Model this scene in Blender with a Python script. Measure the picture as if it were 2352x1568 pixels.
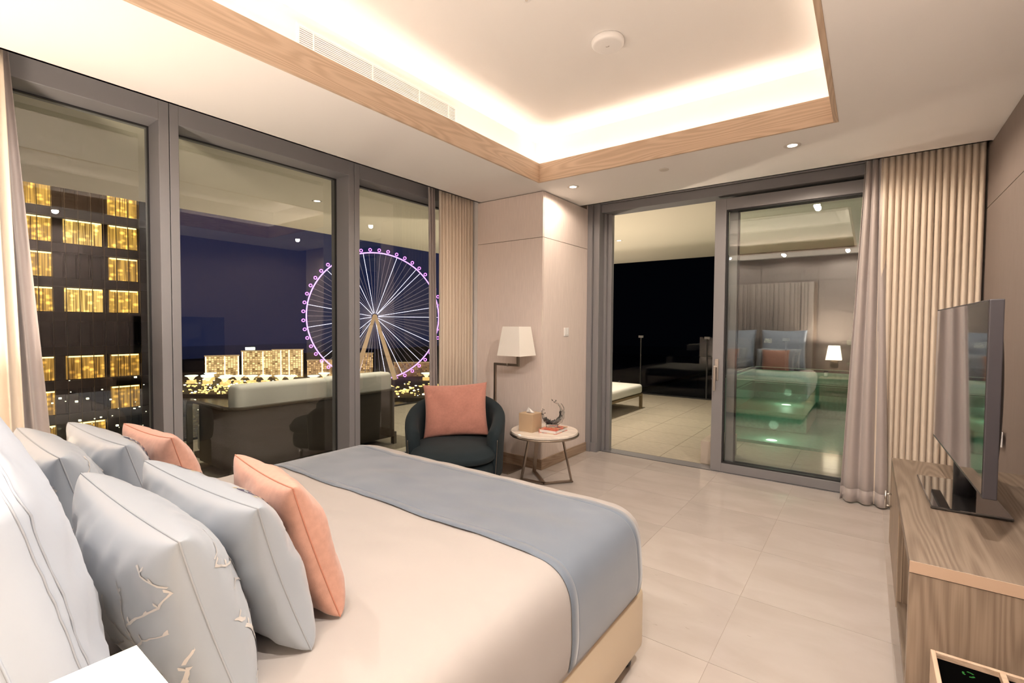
import bpy, bmesh, math, random
from mathutils import Vector, Matrix, noise
random.seed(7)
PI = math.pi
scene = bpy.context.scene
for _o in list(bpy.data.objects):
    bpy.data.objects.remove(_o)
C = scene.collection

# ------------------------------------------------------------------ camera
F_PX, YAW, PITCH, ROLL = 1103.525, 0.638405804, -0.0328788223, -0.00727354332
cam_d = bpy.data.cameras.new('camera')
cam_d.sensor_width = 36.0
cam_d.lens = 36.0 * F_PX / 2352.0
cam_d.clip_start, cam_d.clip_end = 0.03, 6000
cam = bpy.data.objects.new('camera', cam_d)
C.objects.link(cam)
_f = Vector((-math.sin(YAW) * math.cos(PITCH), math.cos(YAW) * math.cos(PITCH), math.sin(PITCH)))
_r = Vector((math.cos(YAW), math.sin(YAW), 0))
_d = _f.cross(_r)
_c, _s = math.cos(ROLL), math.sin(ROLL)
_right, _down = _c * _r + _s * _d, -_s * _r + _c * _d
_m = Matrix((( _right.x, -_down.x, -_f.x), (_right.y, -_down.y, -_f.y), (_right.z, -_down.z, -_f.z)))
cam.matrix_world = Matrix.Translation((0, 0, 1.36)) @ _m.to_4x4()
scene.camera = cam

# ------------------------------------------------------------------ view, world, render quality
scene.view_settings.view_transform = 'Standard'
scene.view_settings.look = 'None'
scene.view_settings.gamma = 1.0
scene.view_settings.use_curve_mapping = False
scene.view_settings.exposure = 0.70
cy = scene.cycles
cy.use_denoising = True
cy.max_bounces = 6
cy.diffuse_bounces = 4
cy.use_adaptive_sampling = True
cy.adaptive_threshold = 0.12
cy.adaptive_min_samples = 16
cy.glossy_bounces = 3
cy.transmission_bounces = 5
cy.transparent_max_bounces = 14
cy.sample_clamp_indirect = 6.0
cy.caustics_reflective = False
cy.caustics_refractive = False

def build_world():
    w = bpy.data.worlds.new('night_sky')
    scene.world = w
    w.use_nodes = True
    nt = w.node_tree
    bg = nt.nodes['Background']
    tc = nt.nodes.new('ShaderNodeTexCoord')
    vm = nt.nodes.new('ShaderNodeVectorMath'); vm.operation = 'DOT_PRODUCT'
    vm.inputs[1].default_value = (-0.83, 0.55, 0.0)        # the lit city lies this way
    nt.links.new(tc.outputs['Generated'], vm.inputs[0])
    cr = nt.nodes.new('ShaderNodeValToRGB')
    cr.color_ramp.elements[0].position = 0.86
    cr.color_ramp.elements[0].color = (0.0004, 0.0005, 0.0009, 1)
    cr.color_ramp.elements[1].position = 0.955
    cr.color_ramp.elements[1].color = (0.008, 0.0105, 0.033, 1)
    nt.links.new(vm.outputs['Value'], cr.inputs[0])
    nt.links.new(cr.outputs[0], bg.inputs[0])
    bg.inputs[1].default_value = 1.0
build_world()

WARM = (1.0, 0.815, 0.65)
def area(name, loc, rot, sx, sy, power, color=WARM):
    l = bpy.data.lights.new(name, 'AREA')
    l.shape = 'RECTANGLE'; l.size, l.size_y = sx, sy
    l.energy = power; l.color = color
    o = bpy.data.objects.new(name, l); C.objects.link(o)
    o.location = loc; o.rotation_euler = rot
    return o
def spot(name, loc, power, angle=100, blend=0.6, radius=0.03, color=WARM, rot=(0, 0, 0)):
    l = bpy.data.lights.new(name, 'SPOT')
    l.energy = power; l.spot_size = math.radians(angle); l.spot_blend = blend
    l.shadow_soft_size = radius; l.color = color
    o = bpy.data.objects.new(name, l); C.objects.link(o)
    o.location = loc; o.rotation_euler = rot
    return o
def point(name, loc, power, radius=0.04, color=WARM):
    l = bpy.data.lights.new(name, 'POINT')
    l.energy = power; l.shadow_soft_size = radius; l.color = color
    o = bpy.data.objects.new(name, l); C.objects.link(o)
    o.location = loc
    return o
CEIL, CEIL_UP = 2.617, 3.022
TX0, TX1, TY0, TY1, SETB = -2.345, -0.205, 0.56, 3.545, 0.1365
COVE = 1.35     # watts per metre of the cove's light strip
def cove_lights():
    up = (PI, 0, 0)
    zz = CEIL + 0.075
    g = SETB / 2 + 0.012
    area('cove_lamp', (TX0 - g, (TY0 + TY1) / 2, zz), up, 0.05, TY1 - TY0, COVE * (TY1 - TY0))
    area('cove_lamp', (TX1 + g, (TY0 + TY1) / 2, zz), up, 0.05, TY1 - TY0, COVE * 0.45 * (TY1 - TY0))
    area('cove_lamp', ((TX0 + TX1) / 2, TY1 + g, zz), up, TX1 - TX0, 0.05, COVE * (TX1 - TX0))
    area('cove_lamp', ((TX0 + TX1) / 2, TY0 - g, zz), up, TX1 - TX0, 0.05, COVE * (TX1 - TX0))
cove_lights()

# ------------------------------------------------------------------ material helpers
def nodes(m):
    m.use_nodes = True
    return m.node_tree, m.node_tree.nodes['Principled BSDF']
def mat(name, color, rough=0.5, metal=0.0, spec=0.5, sheen=0.0, coat=0.0, bump=None, vary=None):
    """bump=(scale, strength, distance[, stretch vec]); vary=(scale, amount[, stretch vec]) tints the colour"""
    m = bpy.data.materials.new(name)
    nt, b = nodes(m)
    b.inputs['Base Color'].default_value = (*color, 1)
    b.inputs['Roughness'].default_value = rough
    b.inputs['Metallic'].default_value = metal
    b.inputs['Specular IOR Level'].default_value = spec
    b.inputs['Sheen Weight'].default_value = sheen
    b.inputs['Coat Weight'].default_value = coat
    tc = nt.nodes.new('ShaderNodeTexCoord')
    if bump:
        mp = nt.nodes.new('ShaderNodeMapping')
        mp.inputs['Scale'].default_value = bump[3] if len(bump) > 3 else (1, 1, 1)
        nz = nt.nodes.new('ShaderNodeTexNoise')
        nz.inputs['Scale'].default_value = bump[0]; nz.inputs['Detail'].default_value = 4
        bp = nt.nodes.new('ShaderNodeBump')
        bp.inputs['Strength'].default_value = bump[1]; bp.inputs['Distance'].default_value = bump[2]
        nt.links.new(tc.outputs['Object'], mp.inputs[0]); nt.links.new(mp.outputs[0], nz.inputs['Vector'])
        nt.links.new(nz.outputs['Fac'], bp.inputs['Height']); nt.links.new(bp.outputs[0], b.inputs['Normal'])
    if vary:
        mp = nt.nodes.new('ShaderNodeMapping')
        mp.inputs['Scale'].default_value = vary[2] if len(vary) > 2 else (1, 1, 1)
        nz = nt.nodes.new('ShaderNodeTexNoise')
        nz.inputs['Scale'].default_value = vary[0]; nz.inputs['Detail'].default_value = 5
        cr = nt.nodes.new('ShaderNodeValToRGB')
        a = vary[1]
        cr.color_ramp.elements[0].position = 0.3; cr.color_ramp.elements[1].position = 0.7
        cr.color_ramp.elements[0].color = (*[max(0, c * (1 - a)) for c in color], 1)
        cr.color_ramp.elements[1].color = (*[min(1, c * (1 + a)) for c in color], 1)
        nt.links.new(tc.outputs['Object'], mp.inputs[0]); nt.links.new(mp.outputs[0], nz.inputs['Vector'])
        nt.links.new(nz.outputs['Fac'], cr.inputs[0]); nt.links.new(cr.outputs[0], b.inputs['Base Color'])
    return m
def wood(name, c_lo, c_hi, grain, rough=0.45, scale=1.0):
    """oak veneer; grain = axis index the grain runs along"""
    m = bpy.data.materials.new(name)
    nt, b = nodes(m)
    tc = nt.nodes.new('ShaderNodeTexCoord'); L = nt.links.new
    st = [1.0, 1.0, 1.0]; st[grain] = 0.09
    mp = nt.nodes.new('ShaderNodeMapping'); mp.inputs['Scale'].default_value = st
    L(tc.outputs['Object'], mp.inputs[0])
    warp = nt.nodes.new('ShaderNodeTexNoise'); warp.inputs['Scale'].default_value = 5 * scale; warp.inputs['Detail'].default_value = 2
    L(mp.outputs[0], warp.inputs['Vector'])
    mul = nt.nodes.new('ShaderNodeMath'); mul.operation = 'MULTIPLY'; mul.inputs[1].default_value = 150.0
    L(warp.outputs['Fac'], mul.inputs[0])
    sn = nt.nodes.new('ShaderNodeMath'); sn.operation = 'SINE'
    L(mul.outputs[0], sn.inputs[0])
    st2 = [1.0, 1.0, 1.0]; st2[grain] = 0.02
    mp2 = nt.nodes.new('ShaderNodeMapping'); mp2.inputs['Scale'].default_value = st2
    L(tc.outputs['Object'], mp2.inputs[0])
    fine = nt.nodes.new('ShaderNodeTexNoise'); fine.inputs['Scale'].default_value = 260 * scale; fine.inputs['Detail'].default_value = 3
    L(mp2.outputs[0], fine.inputs['Vector'])
    mr = nt.nodes.new('ShaderNodeMapRange'); mr.inputs['From Min'].default_value = -1; mr.inputs['From Max'].default_value = 1
    L(sn.outputs[0], mr.inputs['Value'])
    mx = nt.nodes.new('ShaderNodeMix'); mx.data_type = 'FLOAT'; mx.inputs['Factor'].default_value = 0.60
    L(mr.outputs[0], mx.inputs['A']); L(fine.outputs['Fac'], mx.inputs['B'])
    cr = nt.nodes.new('ShaderNodeValToRGB')
    cr.color_ramp.elements[0].position = 0.22; cr.color_ramp.elements[0].color = (*c_lo, 1)
    cr.color_ramp.elements[1].position = 0.72; cr.color_ramp.elements[1].color = (*c_hi, 1)
    L(mx.outputs['Result'], cr.inputs[0]); L(cr.outputs[0], b.inputs['Base Color'])
    b.inputs['Roughness'].default_value = rough
    bp = nt.nodes.new('ShaderNodeBump'); bp.inputs['Strength'].default_value = 0.12; bp.inputs['Distance'].default_value = 0.002
    L(fine.outputs['Fac'], bp.inputs['Height']); L(bp.outputs[0], b.inputs['Normal'])
    return m
def emit(name, color, strength, sample=False):
    m = bpy.data.materials.new(name)
    nt, b = nodes(m)
    b.inputs['Base Color'].default_value = (0, 0, 0, 1)
    b.inputs['Emission Color'].default_value = (*color, 1)
    b.inputs['Emission Strength'].default_value = strength
    b.inputs['Roughness'].default_value = 0.6
    if not sample:
        m.cycles.emission_sampling = 'NONE'
    return m
def pane_mat(name, tint=(1, 1, 1), base=0.06, gain=1.0, gloss=(1, 1, 1)):
    """clear window glass: transparent with a mirror share that grows towards grazing"""
    m = bpy.data.materials.new(name)
    m.use_nodes = True
    nt = m.node_tree; nt.nodes.clear(); L = nt.links.new
    out = nt.nodes.new('ShaderNodeOutputMaterial')
    tr = nt.nodes.new('ShaderNodeBsdfTransparent'); tr.inputs[0].default_value = (*tint, 1)
    gl = nt.nodes.new('ShaderNodeBsdfGlossy'); gl.inputs['Roughness'].default_value = 0.0
    gl.inputs['Color'].default_value = (*gloss, 1)
    lw = nt.nodes.new('ShaderNodeLayerWeight'); lw.inputs[0].default_value = 0.25
    ma = nt.nodes.new('ShaderNodeMath'); ma.operation = 'MULTIPLY_ADD'; ma.use_clamp = True
    ma.inputs[1].default_value = gain; ma.inputs[2].default_value = base
    L(lw.outputs['Fresnel'], ma.inputs[0])
    mx = nt.nodes.new('ShaderNodeMixShader')
    L(ma.outputs[0], mx.inputs[0]); L(tr.outputs[0], mx.inputs[1]); L(gl.outputs[0], mx.inputs[2])
    L(mx.outputs[0], out.inputs[0])
    return m

# ------------------------------------------------------------------ mesh helpers
def obj(name, bm, m, parent=None, smooth=False, loc=None):
    me = bpy.data.meshes.new(name)
    bmesh.ops.recalc_face_normals(bm, faces=bm.faces)
    bm.to_mesh(me); bm.free()
    me.materials.append(m)
    if smooth:
        me.polygons.foreach_set('use_smooth', [True] * len(me.polygons))
    o = bpy.data.objects.new(name, me); C.objects.link(o)
    if parent: o.parent = parent
    if loc: o.location = loc
    return o
def share(src, parent=None, loc=None, rot=None, scale=None):
    o = src.copy(); C.objects.link(o)
    if parent is not None: o.parent = parent
    if loc is not None: o.location = loc
    if rot is not None: o.rotation_euler = rot
    if scale is not None: o.scale = scale
    return o
def dup(root, loc, rot=None, label=None):
    r = root.copy(); C.objects.link(r); r.location = loc
    if rot is not None: r.rotation_euler = rot
    if label: r['label'] = label
    for ch in list(root.children):
        c = ch.copy(); C.objects.link(c); c.parent = r
        for g in list(ch.children):
            d = g.copy(); C.objects.link(d); d.parent = c
    return r
def thing(name, label, cat, loc=(0, 0, 0), rotz=0, group=None):
    o = bpy.data.objects.new(name, None); C.objects.link(o)
    o.empty_display_size = 0.1
    o.location = loc; o.rotation_euler = (0, 0, rotz)
    o['label'] = label; o['category'] = cat
    if group: o['group'] = group
    return o
def tag(o, label, cat, group=None):
    o['label'] = label; o['category'] = cat
    if group: o['group'] = group
    return o
def struct(o, label=None, cat=None):
    o['kind'] = 'structure'
    if label: o['label'] = label
    if cat: o['category'] = cat
    return o
def BM(): return bmesh.new()
def box(bm, x0, x1, y0, y1, z0, z1, bevel=0.0, seg=2):
    vs = [bm.verts.new((x, y, z)) for x in (x0, x1) for y in (y0, y1) for z in (z0, z1)]
    fs = [bm.faces.new([vs[i] for i in q]) for q in ((0, 1, 3, 2), (4, 6, 7, 5), (0, 4, 5, 1), (2, 3, 7, 6), (0, 2, 6, 4), (1, 5, 7, 3))]
    if bevel:
        es = list({e for f in fs for e in f.edges})
        bmesh.ops.recalc_face_normals(bm, faces=fs)
        bmesh.ops.bevel(bm, geom=es, offset=bevel, segments=seg, affect='EDGES', profile=0.5)
    return bm
def boxo(name, x0, x1, y0, y1, z0, z1, m, parent=None, bevel=0.0, seg=2):
    return obj(name, box(BM(), x0, x1, y0, y1, z0, z1, bevel, seg), m, parent, smooth=False)
def bar(bm, p, q, w, h, up=(0, 0, 1)):
    """rectangular bar from p to q, w across, h along up"""
    p, q = Vector(p), Vector(q); t = (q - p).normalized(); u = Vector(up)
    s = t.cross(u)
    if s.length < 1e-4: s = t.cross(Vector((1, 0, 0)))
    s.normalize(); u = s.cross(t).normalized()
    vs = []
    for c in (p, q):
        for a, b in ((-1, -1), (1, -1), (1, 1), (-1, 1)):
            vs.append(bm.verts.new(c + s * (a * w / 2) + u * (b * h / 2)))
    for q4 in ((0, 1, 2, 3), (7, 6, 5, 4), (0, 4, 5, 1), (1, 5, 6, 2), (2, 6, 7, 3), (3, 7, 4, 0)):
        bm.faces.new([vs[i] for i in q4])
    return bm
def tube(bm, pts, r, n=8, closed=False, radii=None):
    pts = [Vector(p) for p in pts]; N = len(pts); rings = []
    prev = None
    for i, p in enumerate(pts):
        a = pts[(i - 1) % N] if (closed or i > 0) else p
        b = pts[(i + 1) % N] if (closed or i < N - 1) else p
        t = (b - a).normalized()
        if prev is None:
            ref = Vector((0, 0, 1)) if abs(t.z) < 0.9 else Vector((1, 0, 0))
            s = t.cross(ref).normalized()
        else:
            s = (prev - t * prev.dot(t)).normalized()
        prev = s; u = t.cross(s)
        rr = radii[i] if radii else r
        rings.append([bm.verts.new(p + (s * math.cos(2 * PI * k / n) + u * math.sin(2 * PI * k / n)) * rr) for k in range(n)])
    for i in range(N if closed else N - 1):
        A, B = rings[i], rings[(i + 1) % N]
        for k in range(n):
            bm.faces.new((A[k], A[(k + 1) % n], B[(k + 1) % n], B[k]))
    if not closed:
        bm.faces.new(rings[0]); bm.faces.new(list(reversed(rings[-1])))
    return bm
def lathe(bm, prof, n=32, cx=0, cy_=0):
    """prof = [(r, z)...] around the z axis"""
    rings = []
    for r, z in prof:
        if r < 1e-6: rings.append([bm.verts.new((cx, cy_, z))])
        else: rings.append([bm.verts.new((cx + r * math.cos(2 * PI * k / n), cy_ + r * math.sin(2 * PI * k / n), z)) for k in range(n)])
    for A, B in zip(rings, rings[1:]):
        for k in range(n):
            if len(A) == 1 and len(B) == 1: continue
            if len(A) == 1: bm.faces.new((A[0], B[k], B[(k + 1) % n]))
            elif len(B) == 1: bm.faces.new((A[k], A[(k + 1) % n], B[0]))
            else: bm.faces.new((A[k], A[(k + 1) % n], B[(k + 1) % n], B[k]))
    return bm
def grid(bm, nu, nv, f, closed_u=False):
    V = [[bm.verts.new(f(i / nu, j / nv)) for j in range(nv + 1)] for i in range(nu if closed_u else nu + 1)]
    n = nu
    for i in range(n):
        for j in range(nv):
            A, B = V[i], V[(i + 1) % len(V)]
            bm.faces.new((A[j], B[j], B[j + 1], A[j + 1]))
    return V
def solid(o, t, offset=0):
    md = o.modifiers.new('thickness', 'SOLIDIFY'); md.thickness = t; md.offset = offset
    return o
def n3(x, y, z): return noise.noise(Vector((x, y, z)))
def fbm(x, y, z): return n3(x, y, z) + 0.5 * n3(2 * x + 5, 2 * y, 2 * z) + 0.25 * n3(4 * x, 4 * y + 9, 4 * z)

# ------------------------------------------------------------------ materials
M = {}
M['paint'] = mat('ceiling_paint', (0.90, 0.885, 0.87), 0.75)
M['wallpaper'] = mat('wall_fabric', (0.82, 0.725, 0.675), 0.8, bump=(900, 0.25, 0.002, (1, 1, 0.05)), vary=(120, 0.05, (1, 1, 0.06)))
M['wallpaper_shade'] = mat('shaded_wall_fabric', (0.24, 0.195, 0.175), 0.8, bump=(900, 0.25, 0.002, (1, 1, 0.05)), vary=(120, 0.05, (1, 1, 0.06)))  # same wall fabric, darkened for the weaker light on the television wall
M['wallpaper_head'] = mat('dark_taupe_panel', (0.25, 0.21, 0.19), 0.7, bump=(900, 0.25, 0.002, (1, 1, 0.05)))
M['slat_fabric'] = mat('headboard_slat_fabric', (0.36, 0.31, 0.28), 0.6)
M['wall_core'] = mat('wall_shadow_gap', (0.22, 0.17, 0.14), 0.9)
M['oak_x'] = wood('pale_oak_along_x', (0.53, 0.385, 0.27), (0.67, 0.51, 0.375), 0)
M['oak_y'] = wood('pale_oak_along_y', (0.53, 0.385, 0.27), (0.67, 0.51, 0.375), 1)
M['base_x'] = wood('skirting_oak_along_x', (0.33, 0.23, 0.16), (0.46, 0.34, 0.25), 0)
M['base_y'] = wood('skirting_oak_along_y', (0.33, 0.23, 0.16), (0.46, 0.34, 0.25), 1)
M['con_y'] = wood('console_oak_along_y', (0.165, 0.122, 0.09), (0.26, 0.202, 0.153), 1)
M['con_z'] = wood('console_oak_upright', (0.23, 0.172, 0.125), (0.36, 0.278, 0.207), 2)
M['con_edge'] = mat('console_edge_band', (0.58, 0.42, 0.30), 0.5)
M['alu'] = mat('grey_aluminium', (0.245, 0.243, 0.256), 0.35, metal=0.0, spec=0.6)
M['alu_dark'] = mat('dark_gasket', (0.02, 0.02, 0.022), 0.5)
M['glass'] = pane_mat('window_glass', (0.93, 0.97, 0.93), 0.085, 0.75)
M['door_glass'] = pane_mat('door_glass', (0.90, 0.96, 0.93), 0.12, 0.8)
M['rail_glass'] = pane_mat('balustrade_glass', (0.93, 0.97, 0.95), 0.015, 0.4)
M['drape'] = mat('cream_drape', (0.76, 0.665, 0.555), 0.85, sheen=0.2, bump=(700, 0.2, 0.002))
M['white_plastic'] = mat('white_plastic', (0.90, 0.90, 0.90), 0.35)
M['steel'] = mat('brushed_bronze_steel', (0.36, 0.30, 0.25), 0.32, metal=1.0)
M['silver'] = mat('satin_silver', (0.62, 0.58, 0.54), 0.28, metal=1.0)
M['black'] = mat('black_plastic', (0.015, 0.014, 0.016), 0.35)
M['duvet'] = mat('cream_duvet', (0.415, 0.387, 0.37), 0.7, sheen=0.25, bump=(500, 0.06, 0.002))
M['runner'] = mat('grey_blue_runner', (0.152, 0.192, 0.25), 0.6, sheen=0.5, bump=(800, 0.15, 0.002), vary=(3, 0.08))
M['leather'] = mat('beige_leather', (0.74, 0.62, 0.45), 0.42, bump=(300, 0.05, 0.002))
M['white_cotton'] = mat('white_cotton', (0.36, 0.415, 0.50), 0.75, sheen=0.2)
M['satin'] = mat('silver_satin', (0.325, 0.37, 0.425), 0.38, sheen=0.35, bump=(600, 0.05, 0.001))
M['coral'] = mat('coral_linen', (0.53, 0.285, 0.215), 0.85, sheen=0.3, bump=(700, 0.25, 0.002), vary=(60, 0.08))
M['dusty'] = mat('dusty_rose_linen', (0.52, 0.235, 0.185), 0.85, sheen=0.3, bump=(700, 0.25, 0.002), vary=(60, 0.06))
M['velvet'] = mat('teal_velvet', (0.006, 0.016, 0.023), 0.85, sheen=0.03, vary=(6, 0.15))

def make_marble():
    m = bpy.data.materials.new('cream_marble_tile')
    nt, b = nodes(m); L = nt.links.new
    tc = nt.nodes.new('ShaderNodeTexCoord'); oi = nt.nodes.new('ShaderNodeObjectInfo')
    cm = nt.nodes.new('ShaderNodeVectorMath'); cm.operation = 'MULTIPLY_ADD'
    cmb = nt.nodes.new('ShaderNodeCombineXYZ')
    for k in (0, 1, 2): L(oi.outputs['Random'], cmb.inputs[k])
    cm.inputs[1].default_value = (40, 40, 40)
    L(cmb.outputs[0], cm.inputs[0]); L(tc.outputs['Object'], cm.inputs[2])
    mp = nt.nodes.new('ShaderNodeMapping'); mp.inputs['Rotation'].default_value = (0, 0, 0.5); mp.inputs['Scale'].default_value = (1, 2.2, 1)
    L(cm.outputs[0], mp.inputs[0])
    nz = nt.nodes.new('ShaderNodeTexNoise'); nz.inputs['Scale'].default_value = 2.6; nz.inputs['Detail'].default_value = 7; nz.inputs['Distortion'].default_value = 0.6
    L(mp.outputs[0], nz.inputs['Vector'])
    cr = nt.nodes.new('ShaderNodeValToRGB')
    cr.color_ramp.elements[0].position = 0.35; cr.color_ramp.elements[0].color = (0.545, 0.495, 0.46, 1)
    cr.color_ramp.elements[1].position = 0.68; cr.color_ramp.elements[1].color = (0.60, 0.555, 0.525, 1)
    L(nz.outputs['Fac'], cr.inputs[0])
    hv = nt.nodes.new('ShaderNodeHueSaturation')
    mr = nt.nodes.new('ShaderNodeMapRange'); mr.inputs['To Min'].default_value = 0.93; mr.inputs['To Max'].default_value = 1.05
    L(oi.outputs['Random'], mr.inputs['Value']); L(mr.outputs[0], hv.inputs['Value']); L(cr.outputs[0], hv.inputs['Color'])
    # small dark fossil flecks
    mp2 = nt.nodes.new('ShaderNodeMapping'); mp2.inputs['Rotation'].default_value = (0, 0, -0.5); mp2.inputs['Scale'].default_value = (1, 5, 1)
    L(cm.outputs[0], mp2.inputs[0])
    vz = nt.nodes.new('ShaderNodeTexNoise'); vz.inputs['Scale'].default_value = 14; vz.inputs['Detail'].default_value = 2
    L(mp2.outputs[0], vz.inputs['Vector'])
    r2 = nt.nodes.new('ShaderNodeValToRGB')
    r2.color_ramp.elements[0].position = 0.745; r2.color_ramp.elements[0].color = (0, 0, 0, 1)
    r2.color_ramp.elements[1].position = 0.775; r2.color_ramp.elements[1].color = (0.6, 0.6, 0.6, 1)
    L(vz.outputs['Fac'], r2.inputs[0])
    mx = nt.nodes.new('ShaderNodeMix'); mx.data_type = 'RGBA'
    L(r2.outputs[0], mx.inputs['Factor']); L(hv.outputs[0], mx.inputs['A']); mx.inputs['B'].default_value = (0.36, 0.29, 0.24, 1)
    L(mx.outputs['Result'], b.inputs['Base Color'])
    b.inputs['Roughness'].default_value = 0.11
    return m
M['marble'] = make_marble()
M['grout'] = mat('grout', (0.46, 0.40, 0.355), 0.6)
M['terrace_tile'] = mat('terrace_stone', (0.40, 0.36, 0.29), 0.75, vary=(14, 0.1, (1, 2.5, 1)), bump=(60, 0.1, 0.003))
M['terrace_grout'] = mat('terrace_grout', (0.27, 0.24, 0.19), 0.9)
M['soffit'] = mat('terrace_soffit_paint', (0.78, 0.73, 0.62), 0.8)

def make_sheer():
    m = bpy.data.materials.new('mauve_sheer')
    nt, b = nodes(m); L = nt.links.new
    b.inputs['Base Color'].default_value = (0.50, 0.445, 0.43, 1)
    b.inputs['Roughness'].default_value = 0.45
    b.inputs['Sheen Weight'].default_value = 0.6
    tc = nt.nodes.new('ShaderNodeTexCoord')
    mp = nt.nodes.new('ShaderNodeMapping'); mp.inputs['Scale'].default_value = (0.2, 0.2, 1)
    L(tc.outputs['Object'], mp.inputs[0])
    wv = nt.nodes.new('ShaderNodeTexNoise'); wv.inputs['Scale'].default_value = 700; wv.inputs['Detail'].default_value = 1
    L(mp.outputs[0], wv.inputs['Vector'])
    bp = nt.nodes.new('ShaderNodeBump'); bp.inputs['Strength'].default_value = 0.3; bp.inputs['Distance'].default_value = 0.002
    L(wv.outputs['Fac'], bp.inputs['Height']); L(bp.outputs[0], b.inputs['Normal'])
    tr = nt.nodes.new('ShaderNodeBsdfTransparent')
    mx = nt.nodes.new('ShaderNodeMixShader'); mx.inputs[0].default_value = 0.10
    out = nt.nodes['Material Output']
    L(b.outputs[0], mx.inputs[1]); L(tr.outputs[0], mx.inputs[2]); L(mx.outputs[0], out.inputs[0])
    return m
M['sheer'] = make_sheer()

# ================================================================== STRUCTURE
RX, WX, NY = 0.631, -3.247, -0.18       # right wall, ceiling edge at the window wall, headboard wall
def build_shell():
    # floor with its tiles
    fl = struct(boxo('floor', -3.75, RX + 0.1, NY - 0.1, 4.80, -0.12, -0.0012, M['grout']), 'cream marble tiled bedroom floor', 'floor')
    P = 0.603; g = 0.0012
    proto = None
    i = 0
    ix0 = -0.488
    for a in range(-6, 2):
        for b_ in range(-4, 6):
            x0, x1 = ix0 + a * P, ix0 + (a + 1) * P
            y0, y1 = 2.012 + b_ * P, 2.012 + (b_ + 1) * P
            cx0, cx1 = max(x0, -3.70), min(x1, RX)
            cy0, cy1 = max(y0, NY), min(y1, 4.757)
            if cx1 - cx0 < 0.02 or cy1 - cy0 < 0.02: continue
            full = abs(cx1 - cx0 - P) < 1e-6 and abs(cy1 - cy0 - P) < 1e-6
            c = ((cx0 + cx1) / 2, (cy0 + cy1) / 2, 0)
            if full and proto is not None:
                share(proto, fl, c)
            else:
                hx, hy = (cx1 - cx0) / 2 - g, (cy1 - cy0) / 2 - g
                t = boxo('tile', -hx, hx, -hy, hy, -0.0012, 0.0, M['marble'], fl)
                t.location = c
                if full: proto = t
    # ceiling: raised tray, set-back walls and lower soffit ring
    bm = BM()
    ux0, ux1, uy0, uy1 = TX0 - SETB, TX1 + SETB, TY0 - SETB, TY1 + SETB
    box(bm, ux0 - 0.05, ux1 + 0.05, uy0 - 0.05, uy1 + 0.05, CEIL_UP, CEIL_UP + 0.05)
    box(bm, ux0 - 0.05, ux0, uy0, uy1, CEIL + 0.04, CEIL_UP)
    box(bm, ux1, ux1 + 0.05, uy0, uy1, CEIL + 0.04, CEIL_UP)
    box(bm, ux0, ux1, uy1, uy1 + 0.05, CEIL + 0.04, CEIL_UP)
    box(bm, ux0, ux1, uy0 - 0.05, uy0, CEIL + 0.04, CEIL_UP)
    ce = struct(obj('ceiling', bm, M['paint']), 'white recessed tray ceiling with cove lighting', 'ceiling')
    bm = BM()
    t = 0.018
    hx0, hx1, hy0, hy1 = TX0 - t, TX1 + t, TY0 - t, TY1 + t
    z1 = CEIL + 0.045
    box(bm, WX, hx0, NY, 4.515, CEIL, z1)
    box(bm, hx1, RX + 0.02, NY, 4.515, CEIL, z1)
    box(bm, hx0, hx1, hy1, 4.515, CEIL, z1)
    box(bm, hx0, hx1, NY, hy0, CEIL, z1)
    obj('ceiling_soffit', bm, M['paint'], ce)
    bm = BM()      # lid over the curtain pockets
    box(bm, -3.75, WX + 0.05, NY - 0.1, 4.95, 2.80, 2.86)
    box(bm, WX, RX + 0.1, 4.47, 4.95, 2.80, 2.86)
    box(bm, WX, WX + 0.02, NY, 4.515, CEIL, 2.80)
    box(bm, WX, RX, 4.495, 4.515, CEIL, 2.80)
    obj('curtain_pocket', bm, M['paint'], ce)
    # oak fascia round the tray
    zb, zt = CEIL - 0.004, 2.775
    lab = 'pale oak fascia board on the %s side of the ceiling tray'
    for k, (a, m, s) in enumerate([((hx0, TX0, hy0, hy1), 'oak_y', 'window'), ((TX1, hx1 + 0.008, hy0, hy1), 'oak_y', 'television'),
                                   ((TX0, TX1, TY1, hy1), 'oak_x', 'sliding door'), ((TX0, TX1, hy0, TY0), 'oak_x', 'headboard')]):
        struct(boxo('trim_%d' % (k + 1), *a, zb, zt, M[m], None, 0.001, 1), lab % s, 'trim')
    # light strips lying in the cove
    ms = emit('led_strip_glow', (1, 0.8, 0.6), 3.0)
    q = SETB / 2 + 0.012
    for a in ((TX0 - q - .006, TX0 - q + .006, TY0, TY1), (TX1 + q - .006, TX1 + q + .006, TY0, TY1),
              (TX0, TX1, TY1 + q - .006, TY1 + q + .006), (TX0, TX1, TY0 - q - .006, TY0 - q + .006)):
        boxo('light_strip', *a, CEIL + 0.046, CEIL + 0.056, ms, ce)
    # panelled walls: a core with fabric panels and shadow gaps
    GZ = 2.188
    def panels(wall, axis, at, sgn, lo, hi, cuts, zcuts, pm='wallpaper'):
        """fabric panels 12 mm proud of a core plane"""
        for a0, a1 in zip([lo] + cuts, cuts + [hi]):
            for z0, z1 in zip([0.0] + zcuts, zcuts + [2.612]):
                if a1 - a0 < 0.03: continue
                e = 0.0025
                t0, t1 = sorted((at, at + sgn * 0.012))
                if axis == 'x': boxo('wall_panel', t0, t1, a0 + e, a1 - e, z0 + e, z1 - e, M[pm], wall)
                else: boxo('wall_panel', a0 + e, a1 - e, t0, t1, z0 + e, z1 - e, M[pm], wall)
    wr = struct(boxo('wall_right', RX + 0.012, RX + 0.15, NY - 0.1, 4.95, 0, 2.86, M['wall_core']), 'fabric panelled wall behind the television', 'wall')
    panels(wr, 'x', RX + 0.012, -1, NY, 4.77, [1.25], [GZ], 'wallpaper_shade')
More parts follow.
